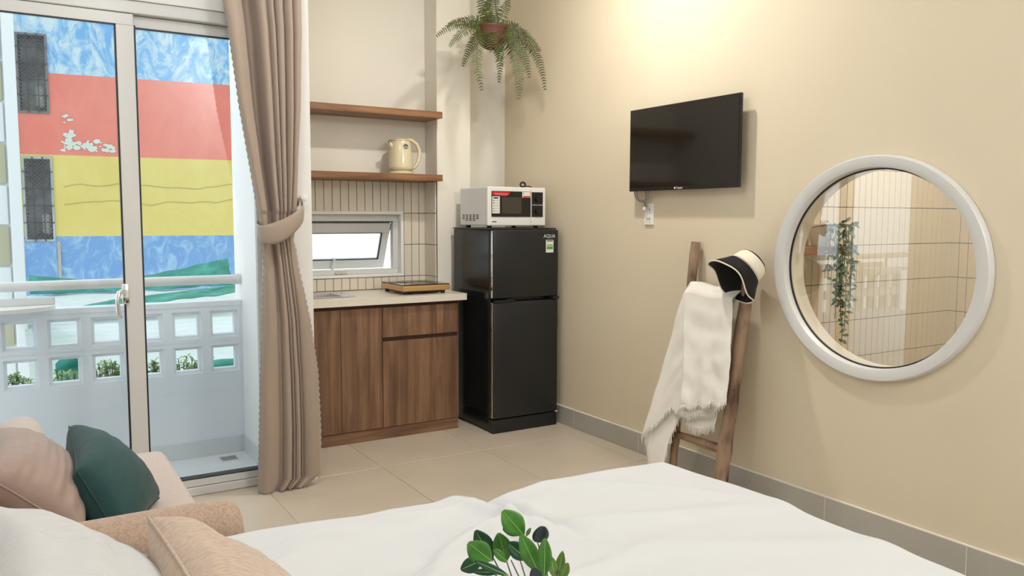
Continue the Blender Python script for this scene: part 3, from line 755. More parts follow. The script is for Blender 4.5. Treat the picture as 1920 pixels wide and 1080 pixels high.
# fridge
fr = thing('refrigerator', (2.60, 4.3, 0), 'black two-door refrigerator standing in the corner beside the kitchen cabinet', 'refrigerator')
obj('body', B(2.376, 2.830, 4.105, 4.555, .012, 1.208, bev=.006, seg=2), M_fridge, fr)
obj('top_cap', B(2.372, 2.834, 4.08, 4.56, 1.209, 1.2165, bev=.002), M_black, fr)
d1 = obj('freezer_door', B(2.373, 2.833, 4.052, 4.103, .803, 1.208, bev=.010, seg=3), M_fridged, fr, smooth='auto')
d2 = obj('fridge_door', B(2.373, 2.833, 4.052, 4.103, .088, .785, bev=.010, seg=3), M_fridged, fr, smooth='auto')
for z0, z1, d in ((.81, 1.203, d1), (.095, .78, d2)):
    obj('edge_glint', B(2.3700, 2.3735, 4.060, 4.074, z0, z1, bev=.001), M_chrome, d)  # chrome strip stands in for the window's reflection on the door edge
obj('plinth', B(2.374, 2.832, 4.06, 4.11, .0, .082, bev=.004, seg=2), M_fridged, fr)
bm = bmesh.new(); prism(bm, [(2.376, 4.062), (2.376, 4.042), (2.47, 4.042), (2.52, 4.056), (2.52, 4.062)], .784, .796); obj('door_handle', bm, M_black, d2)
obj('hinge', B(2.792, 2.834, 4.046, 4.07, .786, .801), M_black, fr); obj('hinge_cap', B(2.818, 2.8345, 4.047, 4.055, .791, .797), M_whitep, fr)
obj('hinge_cap', B(2.818, 2.8345, 4.053, 4.060, .084, .089), M_whitep, fr)
lb = obj('energy_label', B(2.740, 2.794, 4.0505, 4.0525, 1.070, 1.146), M_lblw, d1)
for z0, z1, m in ((1.089, 1.105, M_label), (1.107, 1.120, mat('label_pale_green', srgb(150, 190, 130), .5)), (1.136, 1.143, M_grey)):
    bpy_o = bmesh.new(); box(bpy_o, 2.745, 2.789, 4.0498, 4.0507, z0, z1); o = obj('label_print', bpy_o, m, d1)
M_silver = mat('silver_print', (.75, .75, .75), .3, .3)
text_mesh('logo_lettering', 'AQUA', .030, M_silver, d1, Matrix.Translation((2.765, 4.0512, 1.168)) @ FRONT)

# microwave
mw = thing('microwave_oven', (2.62, 4.33, 1.217), 'white microwave oven on top of the black refrigerator', 'microwave')
FY = 4.165; X0, X1, Z0, Z1 = 2.400, 2.812, 1.232, 1.462
obj('case', B(X0+.003, X1-.003, FY+.028, FY+.35, Z0, Z1-.002, bev=.004, seg=2), M_mw, mw)
obj('front_panel', B(X0, X1, FY, FY+.027, Z0-.002, Z1, bev=.006, seg=3), M_whitep, mw)
obj('door_glass', B(X0+.025, X0+.300, FY-.004, FY, Z0+.052, Z1-.026, bev=.0015), M_mwg, mw)
obj('door_window', B(X0+.095, X0+.235, FY-.0048, FY-.003, Z0+.072, Z1-.062), M_mww, mw)
obj('control_panel', B(X0+.308, X0+.350+.040, FY-.004, FY, Z0+.052, Z1-.028, bev=.0015), M_mwg, mw)
obj('door_gap', B(X0+.3015, X0+.3035, FY-.0006, FY, Z0+.005, Z1-.012), M_cable, mw)
for zc in (Z0+.160, Z0+.088):
    bm = bmesh.new(); tube(bm, [(X0+.349, FY-.004, zc), (X0+.349, FY-.018, zc)], [.019, .016], 24); box(bm, X0+.3475, X0+.3505, FY-.020, FY-.017, zc-.012, zc+.012); obj('dial', bm, M_black, mw)
obj('dial_divider', B(X0+.309, X0+.389, FY-.0055, FY-.004, Z0+.121, Z0+.127), M_cable, mw)
bm = bmesh.new(); prism(bm, [(X0+.028, Z1-.030), (X0+.028, Z1-.052), (X0+.120, Z1-.056), (X0+.142, Z1-.048), (X0+.155, Z1-.030)], -FY+.0044, -FY+.0052); bm.transform(Matrix.Rotation(PI/2, 4, 'X')); obj('red_banner', bm, M_red, mw)
bm = bmesh.new(); pts = [(X0+.045+.0045*k, FY-.0054, Z1-.043+.005*math.sin(k*1.9)) for k in range(21)]; tube(bm, pts, .0012, 4)
obj('banner_script', bm, M_lblw, mw)
bm = B(X0+.028, X0+.080, FY-.0052, FY-.0042, Z0+.072, Z1-.058, bev=.0003); obj('feature_sticker', bm, M_lblw, mw)
for k in range(5):
    z = Z1-.082-.0135*k*1.15
    obj('feature_print', B(X0+.034, X0+.042, FY-.0058, FY-.0052, z-.003, z+.003), M_grey if k > 1 else M_black, mw)
    obj('feature_print', B(X0+.046, X0+.074, FY-.0058, FY-.0052, z-.001, z+.001), M_grey, mw)
obj('feature_print', B(X0+.036, X0+.070, FY-.0058, FY-.0052, Z1-.071, Z1-.063), M_black, mw)
obj('white_sticker', B(X0+.238, X0+.296, FY-.0052, FY-.0042, Z1-.062, Z1-.028), M_lblw, mw)
obj('sticker_print', B(X0+.242, X0+.294, FY-.0058, FY-.0052, Z1-.0605, Z1-.0525), M_red, mw)
obj('sticker_print', B(X0+.244, X0+.250, FY-.0058, FY-.0052, Z1-.040, Z1-.034), M_black, mw)
obj('maker_mark', B(X0+.030, X0+.060, FY-.0008, FY, Z0+.020, Z0+.025), M_black, mw)
for r_ in range(4):
    for k in range(5):
        if r_ == 3 and k in (0, 4): continue
        yy = FY+.305-.044*k; zz = Z0+.062-.0105*r_
        obj('vent_slot', B(X0+.0022, X0+.0035, yy-.013, yy+.013, zz-.003, zz+.003), M_black, mw)
for xx in (X0+.04, X1-.04):
    for yy in (FY+.05, FY+.31): obj('foot', lathe(bmesh.new(), [(.014, 1.2165), (.016, 1.232)], 12, Matrix.Translation((xx, yy, 0))), M_black, mw)
pc = thing('power_plug', (2.70, 4.26, 1.460), 'black power plug and coiled cord lying on top of the microwave', 'plug')
bm = bmesh.new(); tube(bm, [(2.705+.018*math.cos(a), 4.26, 1.482+.014*math.sin(a)) for a in [2*PI*k/14 for k in range(14)]], .006, 6, closed=True); obj('plug_head', bm, M_black, pc, smooth=True)
bm = bmesh.new(); tube(bm, [(2.722, 4.26, 1.472), (2.75, 4.26, 1.474), (2.778, 4.27, 1.467), (2.79, 4.33, 1.465), (2.78, 4.42, 1.465)], .0035, 6); obj('cord', bm, M_black, pc)

# ---------------------------------------------------------------- curtain
TOPB = [0, .24, .41, .55, .64, .76, .88, 1]; BOTB = [0, .33, .375, .52, .555, .66, .685, 1]
LR = [(0.004, .927, 1.150), (.05, .927, 1.221), (.28, .937, 1.223), (.55, .947, 1.213), (.80, .963, 1.180), (1.05, .976, 1.130), (1.175, .967, 1.113), (1.225, .963, 1.122),
      (1.295, .955, 1.128), (1.54, .914, 1.140), (1.775, .874, 1.157), (2.0, .848, 1.165), (2.12, .835, 1.169), (2.22, .818, 1.169), (2.62, .80, 1.175)]
def curtain_pt(u, z):
    l, r_ = lerp(LR, z)
    q = min(1, max(0, (z-.6)/.9)); br = [a*q+b*(1-q) for a, b in zip(TOPB, BOTB)]
    amp = .042 if z > 1.3 else (.030 if z > 1.1 else .030+.025*min(1, (1.1-z)/.8))
    k = max(i for i in range(7) if u >= br[i]-1e-9); t = (u-br[k])/(br[k+1]-br[k]); t = min(1, max(0, t))
    wd = (br[k+1]-br[k])
    h = (4*t*(1-t))**.6*amp*(.6+1.5*wd)
    if k == 1 : h = -h*1.5*q+h*.2*(1-q)
    if k in (0, 6) : h = h*(.7)
    x = l+(r_-l)*u+.010*math.sin(PI*t)*(1 if k % 2 else -1)*wd*2
    if z > 1.3 and u < .24: h += (.24-u)*.16*min(1, (z-1.3)/.5)
    return x, 3.735-h+.006*noise.noise(Vector((u*6, z*3, 1)))
bm = bmesh.new(); NU, NV = 150, 330
def cf(u, v):
    z = .004+v*2.6; x, y = curtain_pt(u, z)
    if z < 1.15 and u == 1: x += .007*abs(math.sin(z*PI/.030))
    if u == 0: x -= .0055*abs(math.sin(z*PI/.030))
    if v == 0: z += .010*abs(math.sin(u*PI*12))-.004
    return (x, y, z)
grid(bm, NU, NV, cf)
ct = thing('curtain', (1.03, 3.73, 0), 'taupe full-length curtain with scalloped edges gathered at the right of the glass door', 'curtain')
solid(obj('curtain_panel', bm, M_curt, ct, smooth=True), .0022)
# tieback: band round the waist rising to the knob
tb_c = [(1.182, 3.835, 1.360, .020), (1.168, 3.775, 1.335, .026), (1.150, 3.700, 1.300, .036), (1.110, 3.668, 1.262, .044), (1.055, 3.655, 1.225, .050), (1.005, 3.655, 1.205, .050), (.962, 3.668, 1.200, .042), (.945, 3.705, 1.213, .032), (.960, 3.76, 1.235, .03), (1.05, 3.80, 1.28, .03), (1.168, 3.832, 1.352, .02)]
bm = bmesh.new()
def smooth_path(c, per=6):
    out = []
    for i in range(len(c)-1):
        p0 = c[max(0, i-1)]; p1 = c[i]; p2 = c[i+1]; p3 = c[min(len(c)-1, i+2)]
        for k in range(per):
            t = k/per
            out.append(tuple(.5*((2*b)+(-a+cc)*t+(2*a-5*b+4*cc-d)*t*t+(-a+3*b-3*cc+d)*t**3) for a, b, cc, d in zip(p0, p1, p2, p3)))
    out.append(c[-1]); return out
sp = smooth_path(tb_c)
grid(bm, len(sp)-1, 6, lambda u, v: (lambda p: (p[0], p[1]-.006*math.sin(PI*v), p[2]+(v-.5)*2*p[3]+(.004*abs(math.sin(u*PI*26)) if v == 0 else 0)))(sp[round(u*(len(sp)-1))]))
solid(obj('tieback', bm, M_curt, ct, smooth=True), .003)
kb = thing('curtain_holdback', (1.183, 3.845, 1.368), 'small white round holdback on the wall strip beside the curtain', 'holdback')
obj('knob', tube(bmesh.new(), [(1.183, 3.845, 1.368), (1.183, 3.815, 1.368), (1.183, 3.808, 1.368), (1.183, 3.79, 1.368), (1.183, 3.786, 1.368)], [.006, .006, .016, .017, .010], 16), M_whitep, kb, smooth='auto')
cr = thing('curtain_rod', (.4, 3.74, 2.63), 'pale curtain rod above the glass door, carrying the taupe curtain', 'curtain rod')
bm = bmesh.new(); tube(bm, [(-.48, 3.74, 2.63), (1.23, 3.74, 2.63)], .014, 12); obj('rod', bm, M_alu, cr)
for xx in (-.4, 1.2):
    bm = bmesh.new(); tube(bm, [(xx, 3.74, 2.63), (xx, 3.84, 2.63)], .009, 8); obj('bracket', bm, M_alu, cr)

# ---------------------------------------------------------------- television and outlet
tv = thing('television', (2.83, 3.0, 1.63), 'black flat-screen television mounted on the tan wall', 'television')
Y0, Y1, Z0, Z1 = 2.615, 3.383, 1.420, 1.845
obj('bezel', B(2.822, 2.838, Y0, Y1, Z0, Z1, bev=.002), M_tvb, tv)
obj('screen', B(2.8205, 2.823, Y0+.007, Y1-.007, Z0+.018, Z1-.007), M_tv, tv)
obj('rear_housing', B(2.838, 2.858, Y0+.10, Y1-.10, Z0+.03, Z1-.10, bev=.004), M_black, tv)
obj('wall_bracket', B(2.858, 2.882, 2.86, 3.14, 1.55, 1.72), M_black, tv)
bm = bmesh.new(); tube(bm, [(2.8222, 3.032, Z0+.0095), (2.8212, 3.032, Z0+.0095)], [.0055, .0055], 14); obj('logo_disc', bm, M_lblw, tv)
text_mesh('logo_lettering', 'Casper', .015, M_lblw, tv, Matrix.Translation((2.8214, 2.998, Z0+.0092)) @ LEFTW)
for i, pts in enumerate((
    [(2.85, 3.372, 1.44), (2.85, 3.368, 1.40), (2.85, 3.34, 1.372), (2.855, 3.30, 1.362), (2.86, 3.285, 1.35), (2.862, 3.288, 1.335), (2.866, 3.295, 1.325)],
    [(2.85, 3.355, 1.44), (2.85, 3.350, 1.395), (2.85, 3.32, 1.372), (2.85, 3.275, 1.372), (2.85, 3.262, 1.395), (2.85, 3.262, 1.44)],
    [(2.85, 3.285, 1.44), (2.852, 3.280, 1.40), (2.856, 3.29, 1.375), (2.862, 3.303, 1.355), (2.868, 3.300, 1.330)])):
    bm = bmesh.new(); tube(bm, smooth_path([(*p, 0) for p in pts], 4) and [q[:3] for q in smooth_path(pts, 4)], .0035, 6); obj('cable', bm, M_cable, tv, smooth=True)
ot = thing('wall_outlet', (2.875, 3.28, 1.30), 'white double wall outlet on the tan wall below the television', 'outlet')
obj('faceplate', B(2.873, 2.882, 3.248, 3.318, 1.243, 1.357, bev=.002, seg=2), M_outl, ot)
for zc in (1.325, 1.275):
    obj('socket', B(2.8718, 2.8732, 3.262, 3.304, zc-.020, zc+.020, bev=.0004), M_whitep, ot)
    for yy in (3.276, 3.290): obj('slot', B(2.8712, 2.872, yy-.002, yy+.002, zc-.006, zc+.006), M_black, ot)
obj('plug', tube(bmesh.new(), [(2.872, 3.300, 1.328), (2.855, 3.300, 1.330)], [.012, .009], 12), M_whitep, ot)

# ---------------------------------------------------------------- ladder, throw and hat
ld = thing('branch_ladder', (2.70, 2.72, 0), 'rustic brown branch ladder leaning against the tan wall beside the round window', 'ladder')
def branch(p0, p1, r0, r1, seed, n=14, wob=.008):
    bm = bmesh.new(); rr = random.Random(seed); p0, p1 = Vector(p0), Vector(p1); pts = []; rad = []
    for i in range(n+1):
        t = i/n; e = 0 if i in (0, n) else 1
        pts.append(p0.lerp(p1, t)+Vector((0, rr.uniform(-wob, wob)*.6*e, rr.uniform(-wob, wob)*.2*e))); rad.append((r0+(r1-r0)*t)*rr.uniform(.92, 1.08))
    return tube(bm, pts, rad, 12)
obj('rail', branch((2.715, 2.90, 0), (2.848, 2.903, 1.163), .019, .024, 1, 18, .006), M_stick, ld, smooth='auto')
obj('rail', branch((2.672, 2.55, 0), (2.824, 2.536, 1.052), .034, .026, 2, 18, .006), M_stick, ld, smooth='auto')
obj('rung', branch((2.733, 2.90, .225), (2.700, 2.55, .235), .018, .021, 3, 8, .004), M_stick, ld, smooth='auto')
obj('rung', branch((2.822, 2.905, .925), (2.800, 2.53, .930), .017, .018, 4, 8, .004), M_stick, ld, smooth='auto')

def lx(z): return 2.672+.156*z/1.075            # rail centre line in x
tw = thing('throw_blanket', (2.78, 2.72, .95), 'cream-white fringed cotton throw hanging over the upper rung of the branch ladder', 'throw')
def towel(tab, off, top, hem, seed, wr=.010):
    """tab: z -> (left y, right y); hem(u) gives the bottom height"""
    bm = bmesh.new()
    def fn(u, v):
        zb = hem(u); zt = .958+.005*math.sin(u*9)-.014*u
        z = zt+(zb-zt)*v; yl, yr = lerp(tab, z)
        y = yl+(yr-yl)*u
        x = lx(z)+off-(.0)*v
        if v < .05: x = lx(z)+off*(v/.05)-.012*(1-v/.05); z += .014*(1-(v/.05))
        f = v**.6
        x -= wr*f*(math.sin(u*7+seed+v*1.5)+.5*math.sin(u*15+seed*2-v*2))+.008*noise.noise(Vector((u*4, v*7, seed)))
        y += .004*noise.noise(Vector((u*3, v*9, seed+4)))
        return (x, y, z)
    V = grid(bm, 60, 70, fn); hemp = [v.co.copy() for v in V[-1]]
    return bm, hemp
def fringe(bm, pts, L, seed, n=3):
    rr = random.Random(seed)
    for i in range(len(pts)-1):
        for k in range(n):
            p = pts[i].lerp(pts[i+1], (k+rr.random()*.6)/n)
            a = Vector((rr.uniform(-.25, .25), rr.uniform(-.35, .35), -1)).normalized(); l = L*rr.uniform(.6, 1.1)
            tube(bm, [p+Vector((0, 0, .006)), p+a*l*.5, p+a*l+Vector((rr.uniform(-.004, .004), rr.uniform(-.004, .004), 0))], [.0022, .0017, .0012], 4)
tabB = [(.0, 2.98, 2.75), (.17, 3.055, 2.70), (.35, 3.01, 2.60), (.62, 2.945, 2.58), (.96, 2.880, 2.560)]
tabA = [(.3, 2.78, 2.505), (.46, 2.785, 2.505), (.62, 2.80, 2.51), (.96, 2.860, 2.550)]
tabC = [(.0, 3.03, 2.62), (.2, 3.05, 2.62), (.35, 3.0, 2.60), (.62, 2.945, 2.60), (.96, 2.875, 2.565)]
hA = lambda u: .395+.075*u+.008*math.sin(u*20)
hB = lambda u: .185+.19*min(1, u/.36)+(.0 if u < .36 else -.02*math.sin((u-.36)*7))+.006*math.sin(u*26)
hC = lambda u: (.045 if u < .34 else .045+.30*min(1, (u-.34)/.12))-.05*math.sin(max(0, min(1, (u-.5)/.5))*PI)+(.12*(.12-u)/.12 if u < .12 else 0)
FR = bmesh.new()
for nm, tab, off, hem, sd in (('front_layer', tabA, -.075, hA, 1.0), ('middle_layer', tabB, -.050, hB, 2.2), ('back_layer', tabC, -.030, hC, 3.1)):
    bm, hp_ = towel(tab, off, 0, hem, sd, .005); solid(obj(nm, bm, M_towel, tw, smooth=True), .004)
    fringe(FR, hp_, .030, int(sd*10), 3)
obj('fringe', FR, M_towel, tw, smooth=True, kind='stuff')
bm = bmesh.new(); grid(bm, 40, 12, lambda u, v: (lambda a, y: (2.811+.03*0+(-.052)*math.cos(a)+.0*u, y, .925+.036*math.sin(a)+.006*math.sin(u*11)))(PI*v*.62+.0, 2.872-.306*u))
solid(obj('rung_fold', bm, M_towel, tw, smooth=True), .006)

# hat
hatc = Vector((2.712, 2.515, 1.020))
ax = (r2*.62+u2*.62+fwd*.36).normalized()
ax = Vector((.72, -.24, .62)).normalized()
zq = ax.to_track_quat('Z', 'Y').to_matrix().to_4x4(); HM = Matrix.Translation(hatc) @ zq @ Matrix.Scale(.93, 4)
ht = thing('bucket_hat', hatc, 'black and white bucket hat hung on the top of the ladder rail', 'hat')
def wav(bm, a=.012, zmax=.005):
    iv = HM.inverted()
    for v in bm.verts:
        q = iv @ v.co; r_ = math.hypot(q.x, q.y); th = math.atan2(q.y, q.x)
        k = max(0, min(1, (r_-.085)/.05)); q.z += a*k*math.sin(3*th+.6)+a*.4*k*math.sin(5*th); v.co = HM @ q
    return bm
crown_p = [(.084, .052), (.082, .080), (.077, .105), (.066, .122), (.046, .131), (.02, .133), (.004, .133)]
solid(obj('crown', lathe(bmesh.new(), crown_p, 40, HM, caps=False, ang=(0, 2*PI)), M_hatw, ht, smooth=True), .004)
solid(obj('crown_top', lathe(bmesh.new(), [(.070, .1205), (.060, .1285), (.046, .1345), (.02, .1365), (.002, .1365)], 40, HM, caps=False), M_hatb, ht, smooth=True), .002)
obj('lining', lathe(bmesh.new(), [(.079, .05), (.077, .078), (.072, .10), (.058, .117), (.01, .124)], 32, HM, caps=False), M_hatb, ht, smooth=True)
brim_p = [(.136, -.034), (.121, -.006), (.104, .022), (.090, .050), (.084, .058)]
solid(obj('brim', wav(lathe(bmesh.new(), brim_p, 60, HM, caps=False)), M_hatb, ht, smooth=True), .004)
bm = bmesh.new(); tube(bm, [HM @ Vector((.137*math.cos(2*PI*k/60), .137*math.sin(2*PI*k/60), -.035)) for k in range(60)], .0034, 6, closed=True)
obj('brim_edging', wav(bm), M_hatw, ht, smooth=True)
bm = bmesh.new(); tube(bm, [HM @ Vector((.0885*math.cos(2*PI*k/48), .0885*math.sin(2*PI*k/48), .054)) for k in range(48)], .0022, 5, closed=True)
obj('crown_seam', bm, M_hatw, ht, smooth=True)

# ---------------------------------------------------------------- bed, duvet, pillows
bd = thing('bed', (.65, 1.1, 0), 'low double bed with white mattress in the foreground under the duvet', 'bed')
obj('bed_frame', B(-.40, 1.70, .28, 1.88, .06, .22, bev=.01), M_walnut, bd)
for xx in (-.33, 1.63):
    for yy in (.35, 1.81): obj('leg', B(xx-.03, xx+.03, yy-.03, yy+.03, 0, .06), M_dark, bd)
obj('mattress', B(-.40, 1.70, .28, 1.88, .22, .44, bev=.04, seg=3), M_mattress, bd, smooth='auto')
obj('headboard', B(-.47, -.41, .2, 1.9, .0, .72, bev=.01), M_walnut, bd)
EDGE = [(-.4, 1.99), (.45, 2.0), (.68, 1.995), (.84, 2.0), (.94, 1.975), (1.09, 1.965), (1.144, 1.93), (1.2, 1.955), (1.32, 1.978), (1.49, 1.966), (1.64, 1.948), (1.80, 1.93)]
REDGE = [(.2, 1.775), (.9, 1.778), (1.24, 1.792), (1.57, 1.805), (1.8, 1.79), (2.0, 1.77)]
def fold(px, py, ang, w_, h_, L, x, y):
    dx, dy = x-px, y-py; c, s = math.cos(ang), math.sin(ang); a = dx*c+dy*s; b = -dx*s+dy*c
    return 2.3*h_*math.exp(-(b/w_)**2)*math.exp(-(a/L)**2)
FOLDS = [(1.12, 1.80, 1.75, .02, -.014, .22), (1.06, 1.75, 1.85, .03, .010, .22), (.85, 1.62, .5, .025, .013, .3), (.70, 1.55, .35, .03, -.010, .3), (.55, 1.78, .25, .03, .014, .25),
         (.62, 1.35, .9, .035, .014, .3), (.9, 1.35, .15, .03, .009, .35), (1.25, 1.6, -.3, .04, .008, .5), (1.45, 1.3, -.5, .05, .006, .5), (.42, 1.6, .8, .05, .022, .2),
         (1.0, 1.55, 1.2, .02, .010, .18), (.78, 1.85, .1, .02, .008, .2), (.5, 1.5, .3, .02, -.012, .25), (.75, 1.2, 1.3, .03, .010, .2), (1.55, 1.7, -.8, .03, .006, .25)]
def dz(x, y):
    z = sum(fold(*f, x, y) for f in FOLDS)
    z += .010*noise.noise(Vector((x*2.2, y*2.2, 3)))+.006*noise.noise(Vector((x*6+y*3, y*5, 8)))*(1.4-.5*min(1.8, x))
    z += .030*math.exp(-((x-.45)/.25)**2-((y-1.55)/.4)**2)
    return z
def duv(u, v):
    # u across x, v across y; outer 10% of each side hangs down
    def side(t, lo, hi, drop, r_=.045, ext=.22):
        # returns position and z drop along a strip of total length with rounded corner
        L = hi-lo; tot = L+ext; s = t*tot
        if s < L-r_: return lo+s, 0
        s2 = s-(L-r_); arc = r_*PI/2
        if s2 < arc: a = s2/r_; return hi-r_+r_*math.sin(a), -r_*(1-math.cos(a))
        return hi, -r_-(s2-arc)
    y0 = .18
    x_, dxz = side(u, -.40, 1.79, 0)
    y_, dyz = side(v, y0, 1.98, 0)
    ye = lerp(EDGE, x_)[0]; xe = lerp(REDGE, y_)[0]
    yy = y0+(y_-y0)*(ye-y0)/(1.98-y0); xx = -.40+(x_+.40)*(xe+.40)/(1.79+.40)
    d = min(dxz, dyz) if not (dxz < 0 and dyz < 0) else -math.hypot(dxz, dyz)
    top = .502+dz(xx, yy)*(1 if d > -.02 else .4)
    z = top+d
    if d < -.05:
        k = min(1, (-d-.05)/.1); w_ = .010*k*math.sin(xx*16+yy*13)+.006*k*math.sin(xx*31)
        if dyz < dxz: yy += w_-.01*k
        else: xx += w_
    if dxz < -.02 and dyz < -.02: # soften the corner
        k = min(1, min(-dxz, -dyz)/.06); xx -= .05*k; yy -= .05*k
    return (xx, yy, max(z, .2))
bm = bmesh.new(); grid(bm, 240, 210, duv)
dv = obj('duvet', bm, M_duvet, smooth=True); solid(dv, .012, -1); tag(dv, 'rumpled white cotton duvet spread over the bed in the foreground', 'duvet')

def pillow(name, c0, c1, e0, e1, thick, m, label, cat, grp=None, seed=1, wr=.006, seam=True):
    """c0,c1: ends of the upper edge; e0,e1: ends of the lower edge"""
    c0, c1, e0, e1 = map(Vector, (c0, c1, e0, e1))
    nrm = (c1-c0).cross(e0-c0).normalized()
    t = thing(name, (c0+c1+e0+e1)/4, label, cat, grp); bm = bmesh.new(); n = 56
    def pt(u, v, s):
        uu, vv = u*2-1, v*2-1
        pin = .06                                # edges draw in between the corners
        pu = uu*(1-pin*(1-vv*vv)); pv = vv*(1-pin*(1-uu*uu))
        a, b = (pu+1)/2, (pv+1)/2
        p = c0.lerp(c1, a).lerp(e0.lerp(e1, a), b)
        h = (max(0, (1-uu**2))**.5*max(0, (1-vv**2))**.5)**.75
        k = (1-abs(uu))*0+1
        wn = noise.noise(Vector((u*3, v*12, seed)))*wr*min(1, h*3)+noise.noise(Vector((u*14, v*4, seed+5)))*wr*.6*min(1, h*2)*math.exp(-((1-abs(uu))/.3)**2)
        return p+nrm*s*(h*thick/2+wn)
    F = [[bm.verts.new(pt(i/n, j/n, 1)) for i in range(n+1)] for j in range(n+1)]
    K = [[F[j][i] if i in (0, n) or j in (0, n) else bm.verts.new(pt(i/n, j/n, -1)) for i in range(n+1)] for j in range(n+1)]
    for j in range(n):
        for i in range(n):
            bm.faces.new((F[j][i], F[j][i+1], F[j+1][i+1], F[j+1][i]))
            vs = (K[j][i], K[j+1][i], K[j+1][i+1], K[j][i+1])
            bm.faces.new(vs)
    obj('cushion_cover', bm, m, t, smooth=True)
    if seam:
        b2 = bmesh.new(); P = [pt(i/20, 0, 1) for i in range(20)]+[pt(1, i/20, 1) for i in range(20)]+[pt(1-i/20, 1, 1) for i in range(20)]+[pt(0, 1-i/20, 1) for i in range(20)]
        tube(b2, P, .0028, 5, closed=True); obj('seam_piping', b2, m, t, smooth=True)
    return t
pillow('pillow', (-.055, 1.40, .855), (-.06, .75, .85), (.30, 1.40, .545), (.30, .72, .545), .20, M_wpil, 'large white cotton pillow propped up at the left end of the bed', 'pillow', seed=2, wr=.011)
pillow('throw_cushion', (.155, 1.275, .835), (.165, .92, .845), (.42, 1.30, .53), (.45, .93, .53), .15, M_bpil, 'beige textured cushion leaning on the white pillow at the head of the bed', 'cushion', seed=4, wr=.009)

# ---------------------------------------------------------------- sofa and cushions
sf = thing('sofa', (.1, 2.6, 0), 'beige fabric sofa with rounded arm standing between the bed and glass door', 'sofa')
obj('seat_base', B(-.40, .42, 2.22, 3.18, .08, .28, bev=.02, seg=3), M_sofa, sf, smooth='auto')
obj('seat_cushion', B(-.20, .450, 2.20, 3.18, .285, .425, bev=.035, seg=4), M_seat, sf, smooth='auto')
bm = B(-.055, .055, 2.22, 3.16, 0, .34, bev=.04, seg=4); bm.transform(Matrix.Translation((-.19, 0, .28)) @ Matrix.Rotation(-.18, 4, 'Y')); obj('back_frame', bm, M_sofa, sf, smooth='auto')
bm = B(-.075, .075, 2.66, 3.17, 0, .19, bev=.06, seg=5); bm.transform(Matrix.Translation((.02, 0, .425)) @ Matrix.Rotation(-.25, 4, 'Y')); obj('back_cushion', bm, M_seat, sf, smooth='auto')
bm = bmesh.new()         # near arm: rounded top, running along x, rounded front
def arm_sec():
    pts = [(2.04, .08), (2.04, .46)]+[(2.12-.08*math.cos(a), .47+.085*math.sin(a)) for a in [PI*k/12 for k in range(1, 12)]]+[(2.20, .46), (2.20, .08)]
    return pts
sec = arm_sec(); st = []
for x_, s_ in ((-.42, 1), (.0, 1), (.36, 1), (.42, .985), (.452, .95), (.468, .88), (.474, .78)):
    cy, cz = 2.12, .30
    st.append([bm.verts.new((x_, cy+(a-cy)*s_, cz+(b-cz)*(1-(1-s_)*.55))) for a, b in sec])
for i in range(len(st)-1):
    for k in range(len(sec)): bm.faces.new((st[i][k], st[i][(k+1) % len(sec)], st[i+1][(k+1) % len(sec)], st[i+1][k]))
bm.faces.new(st[0]); bm.faces.new(st[-1][::-1])
obj('armrest', bm, M_sofa, sf, smooth='auto')
for xx in (-.34, .36):
    for yy in (2.28, 3.10): obj('foot', lathe(bmesh.new(), [(.018, 0), (.026, .08)], 12, Matrix.Translation((xx, yy, 0))), M_dark, sf)
pillow('throw_cushion', (.125, 2.80, .635), (.120, 2.36, .615), (.345, 2.58, .435), (.21, 2.22, .435), .19, M_green, 'dark green velvet cushion on the sofa, leaning on the mauve cushion', 'cushion', seed=7, wr=.003)
pillow('throw_cushion', (-.085, 2.82, .645), (-.085, 2.27, .665), (.12, 2.80, .475), (.12, 2.25, .475), .20, M_mauve, 'large mauve-brown satin cushion at the left end of the sofa', 'cushion', seed=9, wr=.006)

# ---------------------------------------------------------------- hanging fern
FC = Vector((2.485, 4.25, 2.405))
fp = thing('hanging_pot', (2.485, 4.25, 2.28), 'brown hanging pot under the fern by the kitchen column', 'pot')
PM = Matrix.Translation((2.470, 4.25, 2.275))
solid(obj('pot_bowl', lathe(bmesh.new(), [(.022, 0), (.052, .012), (.075, .040), (.086, .080), (.090, .118), (.094, .124), (.094, .132)], 32, PM, caps=False), M_pot, fp, smooth=True), .004)
obj('soil', lathe(bmesh.new(), [(.084, .105), (.084, .112)], 24, PM), M_stem, fp)
for k in range(3):
    a = 2*PI*k/3+.5; bm = bmesh.new(); tube(bm, [(2.470+.093*math.cos(a), 4.25+.093*math.sin(a), 2.405), (2.470, 4.25, 2.70)], .0018, 5); obj('hanging_wire', bm, M_fernd, fp)
bm = bmesh.new(); tube(bm, [(2.470, 4.25, 2.69), (2.470, 4.25, 2.76)], .003, 6); obj('ceiling_hook', bm, M_steel, fp)
fn_ = thing('hanging_fern', (2.470, 4.25, 2.39), 'bushy green fern with long drooping fronds in the hanging pot', 'fern')
def W(px, py, dy=0):     # offset in metres from the crown: right, up, towards the room
    return Vector((2.475+px, 4.25+dy, 2.395+py))
